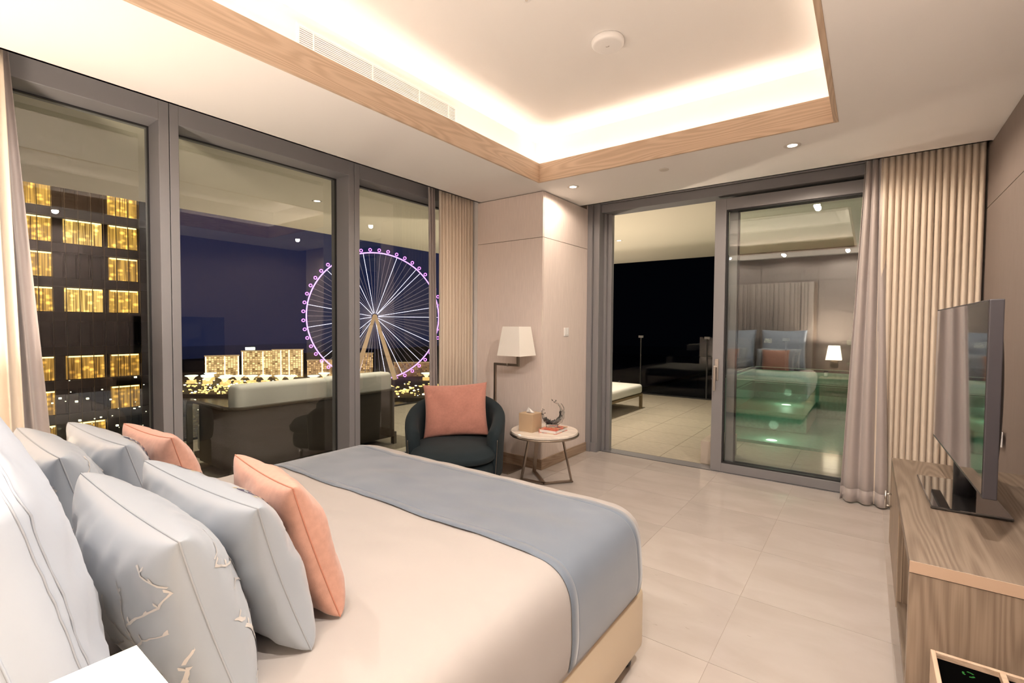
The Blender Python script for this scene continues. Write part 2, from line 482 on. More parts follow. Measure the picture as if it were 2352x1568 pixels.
    wp = struct(boxo('wall_corner', WX - 0.012, -2.467, 3.795, 4.66, 0, 2.80, M['wall_core']), 'fabric clad corner pier between window and sliding door', 'wall')
    panels(wp, 'y', 3.795, -1, WX - 0.012, -2.455, [], [GZ])
    panels(wp, 'x', -2.467, 1, 3.795, 4.66, [], [GZ])
    wn = struct(boxo('wall_near', -3.75, RX + 0.1, NY - 0.16, NY - 0.012, 0, 2.86, M['wall_core']), 'panelled headboard wall', 'wall')
    panels(wn, 'y', NY - 0.012, 1, -3.7, RX, [-2.52, -1.62, -0.72], [1.02, GZ], 'wallpaper_head')
    wb = BM()
    box(wb, -2.46, RX + 0.1, 4.78, 4.95, 2.74, 2.86)
    box(wb, 0.42, RX + 0.1, 4.78, 4.95, 0, 2.74)
    box(wb, -3.75, -2.456, 4.66, 4.95, 0, 2.86)
    struct(obj('wall_back', wb, M['wallpaper']), 'wall round the sliding door', 'wall')
    wl = BM()
    box(wl, -3.75, -3.46, NY - 0.1, 4.95, 2.70, 2.86)
    box(wl, -3.75, -3.25, 3.80, 4.66, 0, 2.8)
    struct(obj('wall_left', wl, M['paint']), 'wall round the tall windows', 'wall')
    # skirting
    def skirt(name, lab, parts):
        b = BM()
        for a in parts: box(b, *a, 0.0, 0.10, 0.002, 1)
        struct(obj(name, b, M['base_x' if parts[0][1] - parts[0][0] > parts[0][3] - parts[0][2] else 'base_y']), lab, 'skirting')
    skirt('baseboard_pier_front', 'oak skirting on the pier behind the armchair', [(WX, -2.442, 3.770, 3.7825)])
    skirt('baseboard_pier_side', 'oak skirting on the pier beside the sliding door', [(-2.4545, -2.442, 3.7826, 4.66)])
    skirt('baseboard_right', 'oak skirting under the television console', [(0.606, 0.6185, NY + .01, 4.76)])
    # fluted headboard panel on the near wall
    hb = thing('headboard', 'fluted fabric headboard panel of uneven upright slats behind the bed', 'headboard', (0, NY + 0.002, 0))
    boxo('backing', -2.51, -0.73, 0.0, 0.015, 0.30, 2.16, M['wall_core'], hb)
    x = -2.50; rr = random.Random(3); protos = {}
    while x < -0.80:
        w = rr.choice((0.05, 0.07, 0.09)); d = rr.choice((0.025, 0.035))
        if x + w > -0.735: w = -0.735 - x
        key = (round(w, 3), d)
        if key in protos: share(protos[key], hb, (x, 0, 0))
        else:
            o = boxo('slat', 0.002, w - 0.002, 0.015, 0.015 + d, 0.30, 2.16, M['slat_fabric'], hb, 0.006, 2); o.location = (x, 0, 0); protos[key] = o
        x += w
build_shell()

def build_windows():
    seams = [-0.18, 1.132, 2.444, 3.756]
    xf, xb, xg = -3.45, -3.70, -3.635
    zt, zb = 2.58, 0.10
    labs = ['tall window beside the bed looking onto the lit tower', 'middle tall window looking onto the outdoor sofa', 'tall window behind the armchair looking onto the big wheel']
    for n in range(3):
        y0, y1 = seams[n] + 0.002, seams[n + 1] - 0.002
        a0, a1 = y0 + 0.048, y1 - 0.052
        w = struct(bpy.data.objects.new('window_%d' % (n + 1), None), labs[n], 'window'); C.objects.link(w)
        bm = BM()
        box(bm, xb, xf, y0, a0, 0, 2.74, 0.002, 1); obj('window_jamb', bm, M['alu'], w)
        bm = BM(); box(bm, xb, xf, a1, y1, 0, 2.74, 0.002, 1); obj('window_jamb', bm, M['alu'], w)
        boxo('window_head', xb, xf, a0, a1, zt, 2.74, M['alu'], w, 0.002, 1)
        boxo('window_sill', xb, xf, a0, a1, 0, zb, M['alu'], w, 0.002, 1)
        bm = BM(); e = 0.008
        box(bm, xg - .004, xg + .012, a0, a0 + e, zb, zt); box(bm, xg - .004, xg + .012, a1 - e, a1, zb, zt)
        box(bm, xg - .004, xg + .012, a0 + e, a1 - e, zt - e, zt); box(bm, xg - .004, xg + .012, a0 + e, a1 - e, zb, zb + e)
        obj('gasket', bm, M['alu_dark'], w)
        bm = BM(); grid(bm, 1, 1, lambda u, v: (xg, a0 + (a1 - a0) * u, zb + (zt - zb) * v))
        obj('window_pane', bm, M['glass'], w)
build_windows()

def build_door():
    fr = BM()
    # fixed outer frame: jamb at the pier, head, sill track
    box(fr, -2.455, -2.40, 4.66, 4.80, 0, 2.74, 0.002, 1)
    box(fr, -2.398, -2.33, 4.69, 4.93, 0, 2.74, 0.003, 1)
    box(fr, -2.33, -2.30, 4.80, 4.93, 0, 2.60, 0.002, 1)
    box(fr, -2.33, 0.42, 4.74, 4.93, 2.575, 2.66, 0.002, 1)
    box(fr, -2.33, 0.42, 4.72, 4.93, 2.662, 2.74, 0.002, 1)
    box(fr, -2.45, -2.335, 4.675, 4.705, 0, 0.10, 0.002, 1)
    box(fr, 0.36, 0.42, 4.74, 4.93, 0, 2.575, 0.002, 1)
    d = struct(obj('door_1', fr, M['alu']), 'grey aluminium frame of the glazed sliding terrace door', 'door frame')
    boxo('door_track', -2.33, 0.36, 4.755, 4.93, -0.01, 0.002, M['alu'], d)
    boxo('track_slot', -2.33, -1.18, 4.757, 4.768, 0.002, 0.003, M['alu_dark'], d)
    boxo('closing_strip', -2.30, -2.255, 4.84, 4.90, 0.0, 2.575, M['alu'], d, 0.003, 1)
    def leaf(name, x0, x1, yf, yg, yb, lab, sw=0.097):
        e = struct(bpy.data.objects.new(name, None), lab, 'sliding door'); C.objects.link(e)
        z1, zt, zb = 2.548, 2.443, 0.085
        boxo('stile', x0, x0 + sw, yf, yb, 0.004, z1, M['alu'], e, 0.002, 1)
        boxo('stile', x1 - sw, x1, yf, yb, 0.004, z1, M['alu'], e, 0.002, 1)
        boxo('top_rail', x0 + sw, x1 - sw, yf, yb, zt, z1, M['alu'], e, 0.002, 1)
        boxo('bottom_rail', x0 + sw, x1 - sw, yf, yb, 0.004, zb, M['alu'], e, 0.002, 1)
        bm = BM(); g = 0.012
        for a in ((x0 + sw, x0 + sw + g, zb, zt), (x1 - sw - g, x1 - sw, zb, zt), (x0 + sw + g, x1 - sw - g, zt - g, zt), (x0 + sw + g, x1 - sw - g, zb, zb + g)):
            box(bm, a[0], a[1], yf + .012, yg, a[2], a[3])
        obj('gasket', bm, M['alu_dark'], e)
        bm = BM(); grid(bm, 1, 1, lambda u, v: (x0 + sw + (x1 - x0 - 2 * sw) * u, yg, zb + (zt - zb) * v))
        obj('door_pane', bm, M['door_glass'], e)
        return e
    e = leaf('door_2', -1.18, 0.34, 4.77, 4.83, 4.842, 'glazed sliding door leaf with an upright lever handle')
    # lever handle
    h = BM(); box(h, -1.156, -1.122, 4.762, 4.77, 0.86, 1.06, 0.003, 2); hp = obj('handle_plate', h, M['silver'], e)
    h = BM(); box(h, -1.162, -1.140, 4.728, 4.742, 0.765, 1.00, 0.005, 3); tube(h, [(-1.145, 4.770, 0.985), (-1.147, 4.735, 0.985)], 0.009, 10); obj('handle_lever', h, M['silver'], hp)
    leaf('door_3', -1.075, 0.36, 4.86, 4.895, 4.925, 'second glazed door leaf slid back behind the first', 0.075)
build_door()

# ================================================================== CURTAINS
def curtain(name, label, mtl, axis, base, a0, a1, folds, amp, z0, z1, group, a0b=None, a1b=None, thick=0.004, seed=0, hem=0.0, base_b=None):
    """axis 'y': hangs along Y at X = base; a0/a1 at the top and a0b/a1b at the bottom"""
    a0b = a0 if a0b is None else a0b; a1b = a1 if a1b is None else a1b
    base_b = base if base_b is None else base_b
    rr = random.Random(seed)
    ph = [rr.uniform(-0.5, 0.5) for _ in range(folds + 2)]
    am = [rr.uniform(0.7, 1.2) for _ in range(folds + 2)]
    bm = BM()
    def f(u, v):
        z = z1 + (z0 - z1) * v
        lo, hi = a0 + (a0b - a0) * v, a1 + (a1b - a1) * v
        k = u * folds; i = int(k); t = k - i
        A = amp * (am[i] * (1 - t) + am[i + 1] * t) * (0.75 + 0.35 * v)
        s = math.sin(2 * PI * k + 0.5 * (ph[i] * (1 - t) + ph[i + 1] * t) * (1 + v) + 0.15 * math.sin(3 * v + i))
        off = A * (math.copysign(abs(s) ** 0.75, s)) + 0.006 * n3(k * 1.3, v * 3, seed)
        along = lo + (hi - lo) * u + 0.35 * A * math.cos(2 * PI * k) * 0.6
        b = base + (base_b - base) * v
        return (b + off, along, z) if axis == 'y' else (along, b + off, z)
    grid(bm, folds * 14, 14, f)
    o = obj(name, bm, mtl, None, True)
    solid(o, thick)
    tag(o, label, 'curtain', group)
    if hem:
        bm = BM()
        def h(u, v): 
            p = Vector(f(u, 1.0 - hem / (z1 - z0) * (1 - v)))
            return p + (Vector((0.004, 0, 0)) if axis == 'y' else Vector((0, -0.004, 0)))
        grid(bm, folds * 14, 2, h)
        c = obj('hem', bm, mtl, o, True); solid(c, thick * 1.6)
    return o
ZC0, ZC1 = 0.012, 2.74
curtain('drape_curtain', 'cream pleated drape stacked at the television wall beside the sliding door', M['drape'], 'x', 4.615, 0.045, 0.615, 15, 0.023, ZC0, ZC1, None, seed=2, hem=0.10)
curtain('sheer_curtain', 'mauve sheer gathered against the drape at the sliding door', M['sheer'], 'x', 4.66, -0.055, 0.06, 3, 0.030, ZC0, ZC1, None, a0b=-0.16, a1b=0.14, seed=5, thick=0.002, hem=0.10, base_b=4.56)
curtain('drape_curtain', 'cream pleated drape stacked behind the armchair beside the pier', M['drape'], 'y', -3.32, 3.29, 3.78, 11, 0.026, ZC0, ZC1, None, seed=8, hem=0.10)
curtain('sheer_curtain', 'mauve sheer gathered at the window behind the armchair', M['sheer'], 'y', -3.385, 3.21, 3.30, 3, 0.022, ZC0, ZC1, None, a0b=3.24, a1b=3.36, seed=4, thick=0.002)
curtain('sheer_curtain', 'mauve sheer gathered at the window beside the bed head', M['sheer'], 'y', -3.385, 0.20, 0.435, 5, 0.026, ZC0, ZC1, None, a0b=0.16, a1b=0.60, seed=6, thick=0.002)
curtain('drape_curtain', 'cream pleated drape stacked beside the bed head', M['drape'], 'y', -3.305, -0.15, 0.41, 10, 0.028, ZC0, ZC1, None, a1b=0.47, seed=9)

# ================================================================== BED
BX0, BX1, BY0, BY1, BZ = -2.52, -0.70, -0.10, 1.87, 0.635
def build_bed():
    bed = thing('bed', 'wide double bed with cream duvet on a beige leather base', 'bed', ((BX0 + BX1) / 2, (BY0 + BY1) / 2, 0))
    ox, oy = (BX0 + BX1) / 2, (BY0 + BY1) / 2
    hx, hy = (BX1 - BX0) / 2, (BY1 - BY0) / 2
    o = obj('bed_base', box(BM(), -hx, hx, -hy, hy - 0.015, 0.065, 0.315, 0.025, 4), M['leather'], bed, True)
    for x in (-hx + 0.08, 0, hx - 0.06):
        for y in (-hy + 0.08, hy - 0.075):
            b = BM(); lathe(b, [(0, 0.001), (0.022, 0.001), (0.030, 0.012), (0.030, 0.03), (0.022, 0.045), (0.015, 0.066), (0, 0.066)], 16)
            f = obj('castor', b, M['black'], bed, True); f.location = (x, y, 0)
    obj('mattress', box(BM(), -hx + 0.03, hx - 0.03, -hy + 0.01, hy - 0.05, 0.31, 0.56, 0.04, 3), M['white_cotton'], bed, True)
    # duvet: rounded slab draped over the mattress down to the base
    W, Lh = hx + 0.012, hy + 0.045
    z0, z1 = 0.315, BZ
    def hull(x, y, grow=0.0):
        """duvet top height at plan offset x, y (bed coordinates)"""
        R, Rz = 0.17, z1 - z0 - 0.10
        ex = max(0.0, abs(x) - (W - R)) / R
        ey = max(0.0, y - (Lh - R)) / R
        d = min(1.0, math.hypot(ex, ey))
        return z0 + 0.10 + Rz * (1 - d ** 2.6) ** (1 / 2.6)
    bm = BM()
    # profile: ring loft from the middle outwards
    def profile(s):
        # s 0..1 : from top edge round and down; returns outward offset, z
        if s < 0.7:
            a = s / 0.7 * PI / 2
            return -0.17 + 0.17 * math.sin(a) ** 0.66, (z1 - 0.17) + 0.17 * math.cos(a) ** 0.66
        t = (s - 0.7) / 0.3
        return 0.0 - 0.010 * t + 0.006 * math.sin(PI * t), (z1 - 0.17) + (z0 - z1 + 0.17) * t
    NX, NYs, NP = 60, 66, 22
    def wr(x, y):
        return 0.007 * fbm(x * 2.2 + 3, y * 2.6, 1.7) + 0.011 * abs(n3(x * 3.2 + y * 2, y * 7.5 - x * 1.5, 4.2)) + 0.002 * n3(x * 9, y * 16, 3)
    iw, il0, il1 = W - 0.17, -hy, Lh - 0.17
    V = grid(bm, NX, NYs, lambda u, v: (-iw + 2 * iw * u, il0 + (il1 - il0) * v, z1 + wr(-iw + 2 * iw * u, il0 + (il1 - il0) * v)))
    # outer rim: left side, foot, right side continuing the inner grid border
    border = [V[0][j] for j in range(NYs + 1)]
    nrm = [(-1, 0)] * (NYs + 1)
    path = [(v.co.copy(), Vector((-1, 0, 0)), v) for v in border]
    cs = 10
    def corner(c, a_from, a_to):
        return [(c.co.copy(), Vector((math.cos(a_from + (a_to - a_from) * k / cs), math.sin(a_from + (a_to - a_from) * k / cs), 0)), c) for k in range(1, cs)]
    path += corner(V[0][NYs], PI, PI / 2)
    path += [(V[i][NYs].co.copy(), Vector((0, 1, 0)), V[i][NYs]) for i in range(NX + 1)]
    path += corner(V[NX][NYs], PI / 2, 0)
    path += [(V[NX][j].co.copy(), Vector((1, 0, 0)), V[NX][j]) for j in range(NYs, -1, -1)]
    rows = [[p[2] for p in path]]
    for k in range(1, NP + 1):
        off, z = profile(k / NP)
        row = []
        for i, (co, n, _) in enumerate(path):
            e = 0.17 + off
            q = co + n * e
            ww = fbm(q.x * 5, q.y * 5, z * 1.6) * 0.005 * min(1, k / 6)
            zz = z + (co.z - z1) * (1 - k / NP)
            row.append(bm.verts.new((q.x + n.x * ww, q.y + n.y * ww, zz)))
        rows.append(row)
    for A, B in zip(rows, rows[1:]):
        for i in range(len(A) - 1):
            q = []
            for v in (A[i], A[i + 1], B[i + 1], B[i]):
                if v not in q: q.append(v)
            if len(q) > 2: bm.faces.new(q)
    d = obj('duvet', bm, M['duvet'], bed, True); solid(d, 0.004, -1)
    # runner: follows the duvet section across the bed
    prof = [(-0.17 - iw + 0.0, None)]
    sec = []
    for k in range(NP, 0, -1):
        off, z = profile(k / NP); sec.append((-(iw + 0.17 + off), z, -1))
    for i in range(41): sec.append((-iw + 2 * iw * i / 40, z1, 0))
    for k in range(1, NP + 1):
        off, z = profile(k / NP); sec.append((iw + 0.17 + off, z, 1))
    y0, y1 = 1.235 - oy, 1.765 - oy
    bm = BM()
    ys = [0, 0.072, 0.075, 0.078, 0.922, 0.925, 0.928, 1.0]
    ys = sorted(set(ys + [k / 24 for k in range(25)]))
    Vr = []
    for t in ys:
        row = []
        y = y0 + (y1 - y0) * t
        for k, (x, z, side) in enumerate(sec):
            lift = 0.0045 - (0.0015 if (abs(t - 0.075) < 0.0015 or abs(t - 0.925) < 0.0015) else 0)
            if side == 0:
                zz = z + wr(x, y) + lift + 0.004 * n3(x * 4 + y * 5, y * 9, 2)
                row.append(bm.verts.new((x, y, zz)))
            else:
                a = 1 if side > 0 else -1
                drop = max(0.0, (z1 - z) / (z1 - z0))
                row.append(bm.verts.new((x + a * lift * min(1, drop * 2), y + 0.02 * drop * (t - 0.5) + 0.004 * n3(z * 9, t * 5, 7), z + lift * (1 - drop) + (0.012 if z < z0 + 0.02 else 0))))
        Vr.append(row)
    for A, B in zip(Vr, Vr[1:]):
        for i in range(len(A) - 1): bm.faces.new((A[i], A[i + 1], B[i + 1], B[i]))
    r = obj('bed_runner', bm, M['runner'], None, True); r.location = (ox, oy, 0); solid(r, 0.002, 1)
    tag(r, 'grey-blue fabric runner laid across the foot of the bed', 'bed runner')
build_bed()

# ================================================================== CUSHIONS
def pillow_surface(w, h, t, seed, pinch=0.065, power=0.36, wrinkle=0.008):
    a, b = w / 2, h / 2
    def S(u, v, side):
        """u, v in -1..1; side +1 front (+y), -1 back"""
        x = a * u * (1 - pinch * (1 - v * v)); z = b * v * (1 - pinch * (1 - u * u))
        e = max(0.0, (1 - u * u) * (1 - v * v))
        th = t / 2 * (1.15 * e ** (power * 0.85) if side > 0 else e ** power) * (1.0 - 0.12 * v)
        edge = min(1.0, 6 * e)
        wk = wrinkle * edge * (fbm(x * 7 + seed, z * 9, side * 3 + seed) + 0.8 * n3(x * 4 + seed, (z + x * side) * 22, seed))
        # gathers running in from the seams
        gu = math.exp(-9 * (1 - abs(u))) * n3(z * 38 + seed, x * 3, side * 2.0); gv = math.exp(-9 * (1 - abs(v))) * n3(x * 38 + seed, z * 3, side * 5.0)
        wk += 0.007 * min(1.0, 4 * e) * (gu + gv)
        return Vector((x, side * (th + wk), z + b))
    return S
def cushion(name, label, w, h, t, loc, lean, yaw, cover, piping=None, seed=1, roll=0.0, group=None, **kw):
    S = pillow_surface(w, h, t, seed, **kw)
    o = thing(name, label, 'pillow', loc, 0, group)
    o.rotation_euler = (lean, roll, yaw)
    N = 40
    warp = lambda s: math.sin(PI / 2 * (2 * s - 1))
    bm = BM()
    F = [[bm.verts.new(S(warp(i / N), warp(j / N), 1)) for j in range(N + 1)] for i in range(N + 1)]
    B = [[(F[i][j] if i in (0, N) or j in (0, N) else bm.verts.new(S(warp(i / N), warp(j / N), -1))) for j in range(N + 1)] for i in range(N + 1)]
    for G in (F, B):
        for i in range(N):
            for j in range(N): bm.faces.new((G[i][j], G[i + 1][j], G[i + 1][j + 1], G[i][j + 1]))
    obj('pillow_cover', bm, cover, o, True)
    if piping:
        rim = [S(warp(i / N), -1, 1) for i in range(N)] + [S(1, warp(j / N), 1) for j in range(N)] + [S(warp(1 - i / N), 1, 1) for i in range(N)] + [S(-1, warp(1 - j / N), 1) for j in range(N)]
        bm = BM(); tube(bm, rim, 0.0019, 6, True)
        obj('piping', bm, piping, o, True)
    return o, S
def ribbon(bm, S, pts, width, side, lift=0.0015):
    """flat print strip following the pillow surface; pts in (u, v), width per point"""
    prev = None
    for i, (u, v) in enumerate(pts):
        a = pts[max(0, i - 1)]; b = pts[min(len(pts) - 1, i + 1)]
        dx, dz = b[0] - a[0], b[1] - a[1]; L = math.hypot(dx, dz) or 1
        nx, nz = -dz / L, dx / L
        w = width[i] if isinstance(width, list) else width
        q = []
        for s in (-1, 1):
            p = S(max(-.985, min(.985, u + nx * w * s)), max(-.985, min(.985, v + nz * w * s)), side)
            p.y += side * lift
            q.append(bm.verts.new(p))
        if prev: bm.faces.new((prev[0], prev[1], q[1], q[0]))
        prev = q
M['branch'] = mat('pale_branch_print', (0.60, 0.575, 0.55), 0.35)
M['seam'] = mat('grey_seam', (0.35, 0.38, 0.42), 0.6)
M['coral_seam'] = mat('coral_seam', (0.52, 0.22, 0.15), 0.85)
M['white_seam'] = mat('pale_grey_stitching', (0.29, 0.325, 0.385), 0.7)
M['navy'] = mat('navy_thread', (0.035, 0.035, 0.09), 0.6)
M['gold_thread'] = mat('gold_thread', (0.55, 0.47, 0.30), 0.5)
def branches(o, S, seed):
    rr = random.Random(seed)
    bm = BM()
    tree = [  # (u, v) polylines of the printed twigs, with half width at root and tip
        ([(0.88, -0.97), (0.75, -0.80), (0.62, -0.46), (0.55, -0.17), (0.60, 0.12), (0.55, 0.32), (0.51, 0.60)], 0.020, 0.006),
        ([(0.56, -0.06), (0.41, -0.02), (0.24, 0.10), (0.19, 0.32)], 0.012, 0.005), ([(0.59, -0.12), (0.73, 0.06), (0.92, 0.14)], 0.010, 0.006),
        ([(0.60, 0.18), (0.70, 0.28), (0.88, 0.40), (0.97, 0.54)], 0.012, 0.007), ([(0.72, 0.80), (0.85, 0.68), (0.96, 0.60)], 0.010, 0.006),
        ([(0.86, -0.80), (0.87, -0.52), (0.95, -0.26)], 0.014, 0.010), ([(0.93, -0.22), (0.985, -0.10)], 0.010, 0.005), ([(0.78, -0.78), (0.97, -0.80)], 0.010, 0.006),
        ([(0.09, -0.38), (0.22, -0.30), (0.38, -0.16)], 0.009, 0.004), ([(0.62, -0.46), (0.48, -0.52), (0.40, -0.62)], 0.009, 0.004), ([(0.66, -0.62), (0.72, -0.46), (0.74, -0.34)], 0.010, 0.005),
        ([(-0.30, -0.95), (-0.36, -0.50), (-0.30, -0.10), (-0.42, 0.30), (-0.40, 0.62)], 0.016, 0.005), ([(-0.34, -0.30), (-0.15, -0.02), (-0.05, 0.25)], 0.010, 0.005), ([(-0.33, -0.05), (-0.60, 0.18), (-0.72, 0.45)], 0.010, 0.005)]
    for side in (-1, 1):
        for pts, w0, w1 in tree:
            fine = []
            for (a, c) in zip(pts, pts[1:]):
                n = max(2, int(math.hypot(c[0] - a[0], c[1] - a[1]) / 0.035))
                fine += [(a[0] + (c[0] - a[0]) * k / n + rr.uniform(-.006, .006), a[1] + (c[1] - a[1]) * k / n + rr.uniform(-.006, .006)) for k in range(n)]
            fine.append(pts[-1])
            N = len(fine)
            ribbon(bm, S, fine, [(w0 + (w1 - w0) * i / N) * rr.uniform(0.75, 1.3) for i in range(N)], side)
            for k in range(2, N, 4):      # buds
                u, v = fine[k]; d = rr.choice((-1, 1))
                ribbon(bm, S, [(u, v), (u + d * 0.022, v + 0.03), (u + d * 0.03, v + 0.055)], [0.004, 0.012, 0.003], side)
    obj('branch_print', bm, M['branch'], o, True)['kind'] = 'stuff'
def embroidery(o, S, seed):
    rr = random.Random(seed)
    for k, u0 in enumerate((-0.55, 0.55)):
        for mname, wid, nm in (('gold_thread', 0.19, 'gold_embroidery'), ('navy', None, 'navy_embroidery')):
            bm = BM()
            v = 0.97
            while v > -0.95:
                if mname == 'navy':
                    for q in range(7):
                        u = u0 - 0.13 + 0.26 * q / 6 + rr.uniform(-0.008, 0.008)
                        ribbon(bm, S, [(u, v - 0.01), (u + rr.uniform(-.02, .02), v - 0.075)], 0.011, 1, 0.002)
                    v -= 0.10
                else:
                    for q in range(16):
                        u = u0 - wid + 2 * wid * q / 15
                        if abs(u - u0) < 0.15: continue
                        ribbon(bm, S, [(u, v), (u + 0.01, v - 0.03)], 0.006, 1, 0.0015)
                    v -= 0.045
            obj(nm, bm, M[mname], o)['kind'] = 'stuff'
def add_piping_rows(o, S, offs):
    for d in offs:
        N = 30; r = 1 - d
        rim = []
        for side_pts in ([( -r + 2 * r * i / N, -r) for i in range(N)], [(r, -r + 2 * r * i / N) for i in range(N)], [(r - 2 * r * i / N, r) for i in range(N)], [(-r, r - 2 * r * i / N) for i in range(N)]):
            for u, v in side_pts:
                p = S(u, v, 1); p.y += 0.001; rim.append(p)
        bm = BM(); tube(bm, rim, 0.0016, 5, True); obj('stitching', bm, M['white_seam'], o, True)
BT = BZ + 0.004
side_lab = (('on the camera', ''),)
def build_pillows():
    near, far = -1.20, -2.05
    # big white square pillows against the headboard
    for x, lab in ((-1.20, 'large white cotton pillow with double stitching, beside the lit wall lamp'), (-2.00, 'large white cotton pillow with double stitching, on the window half of the bed')):
        o, S = cushion('white_pillow', lab, 0.70, 0.70, 0.225, (x, 0.165, BT), math.radians(14), 0, M['white_cotton'], M['white_cotton'], seed=3 + x)
        add_piping_rows(o, S, (0.05, 0.09))
    for x, lab, sd in ((-1.205, 'silver satin pillow with pale branch print, on the wall lamp side', 11), (-2.02, 'silver satin pillow with pale branch print, on the window half of the bed', 12)):
        o, S = cushion('branch_pillow', lab, 0.60, 0.375, 0.19, (x, 0.405, BT), math.radians(16), 0, M['satin'], M['seam'], seed=sd)
        branches(o, S, sd)
    for x, lab, sd in ((-1.265, 'plain silver satin pillow with navy embroidered bands, on the wall lamp side', 21), (-2.08, 'plain silver satin pillow with navy embroidered bands, on the window half', 22)):
        o, S = cushion('embroidered_pillow', lab, 0.58, 0.37, 0.165, (x, 0.565, BT), math.radians(18), math.radians(2), M['satin'], M['seam'], seed=sd)
        embroidery(o, S, sd)
    for x, y, lab, sd in ((-1.23, 0.71, 'small coral linen cushion standing foremost on the wall lamp half', 31), (-2.02, 0.69, 'small coral linen cushion standing foremost on the window half', 32)):
        cushion('coral_cushion', lab, 0.40, 0.365, 0.14, (x, y, BT), math.radians(18), math.radians(-7 if sd == 31 else 3), M['coral'], M['coral_seam'], seed=sd, wrinkle=0.007)
build_pillows()

# ================================================================== ARMCHAIR
def build_chair():
    ch = thing('armchair', 'teal velvet tub armchair with rounded back between bed and pier', 'armchair', (-2.80, 2.98, 0), math.radians(38))
    # local frame: the chair looks along -Y
    RO, DO, T = 0.42, 0.40, 0.105
    bm = BM()
    A = math.radians(122)
    def plan(th, r):
        x = math.sin(th) * r
        y = math.cos(th) * r
        if y < 0: y *= 1.25
        return x, y
    def ztop(th):
        k = abs(th) / A
        return 0.50 + 0.245 * max(0.0, math.cos(k * PI / 2)) ** 0.75
    def f(u, v):
        th = -A + 2 * A * u
        zt = ztop(th)
        # closed section: outer bottom -> outer top -> rounded -> inner top -> inner bottom
        zb = 0.13
        v = v % 1.0
        if v < 0.38:
            r, z = RO, zb + (zt - T / 2 - zb) * (v / 0.38)
            r -= 0.02 * (1 - v / 0.38)
        elif v < 0.62:
            a = (v - 0.38) / 0.24 * PI
            r, z = RO - T / 2 + T / 2 * math.cos(a), zt - T / 2 + T / 2 * math.sin(a)
        else:
            t = (v - 0.62) / 0.38
            r, z = RO - T, (zt - T / 2) + (0.25 - zt + T / 2) * t
            z = z if t < 0.95 else zb
        x, y = plan(th, r)
        return (x, y, z)
    V = grid(bm, 56, 30, f)
    bm.faces.new([V[0][j] for j in range(31)]); bm.faces.new([V[56][j] for j in range(30, -1, -1)])
    obj('back_shell', bm, M['velvet'], ch, True)
    # upholstered seat base and cushion (squashed superellipse)
    def pad(name, z0, z1, rx, ry, cyy, bulge, e=2.6):
        b = BM()
        prof = [(0.0, z1), (0.5, z1), (0.8, z1 - 0.004 * bulge), (0.93, z1 - 0.012 * bulge), (0.985, z1 - 0.03 * bulge), (1.0, (z0 + z1) / 2), (0.985, z0 + 0.02), (0.95, z0 + 0.008), (0.85, z0), (0.0, z0)]
        n = 56; rings = []
        for r, z in prof:
            ring = []
            for k in range(n):
                a = 2 * PI * k / n
                c, s = math.cos(a), math.sin(a)
                q = (abs(c) ** e + abs(s) ** e) ** (-1 / e)
                zz = z + (0.022 * (1 - r * r) if z > (z0 + z1) / 2 else 0)
                ring.append(b.verts.new((rx * r * q * c, cyy + ry * r * q * s, zz)))
            rings.append(ring)
        for P, Q in zip(rings, rings[1:]):
            for k in range(n): b.faces.new((P[k], P[(k + 1) % n], Q[(k + 1) % n], Q[k]))
        bmesh.ops.remove_doubles(b, verts=b.verts, dist=1e-5)
        return obj(name, b, M['velvet'], ch, True)
    pad('seat_base', 0.13, 0.275, 0.335, 0.36, -0.09, 1.0, 3.2)
    pad('seat_cushion', 0.28, 0.385, 0.355, 0.385, -0.10, 1.6, 2.7)
    for s in (-1, 1):
        for y, x in ((-0.34, 0.33), (0.25, 0.24)):
            b = BM(); lathe(b, [(0, 0.0), (0.012, 0.0), (0.020, 0.145), (0, 0.145)], 16)
            o = obj('leg', b, M['silver'], ch, True); o.location = (s * x, y, 0)
        # piping up the arm's front edge
        i = 0 if s < 0 else 56
        th = -A if s < 0 else A
        b = BM(); pts = []
        for k in range(0, 20):
            x, y, z = f(0 if s < 0 else 1, 0.02 + 0.36 * k / 19); pts.append((x, y, z))
        tube(b, pts, 0.0025, 6); obj('piping', b, M['steel'], ch, True)
    return ch
build_chair()
cushion('rose_cushion', 'dusty rose linen cushion propped upright on the teal armchair', 0.56, 0.46, 0.16, (-2.84, 3.03, 0.398), math.radians(-14), math.radians(38), M['dusty'], M['coral_seam'], seed=41, roll=0.0, pinch=0.07)
bpy.data.objects['rose_cushion'].rotation_euler = Matrix.Rotation(math.radians(38), 3, 'Z').to_euler()
_e = bpy.data.objects['rose_cushion']
_e.rotation_euler = (Matrix.Rotation(math.radians(38), 3, 'Z') @ Matrix.Rotation(math.radians(-15), 3, 'X') @ Matrix.Rotation(math.radians(-3), 3, 'Y')).to_euler()

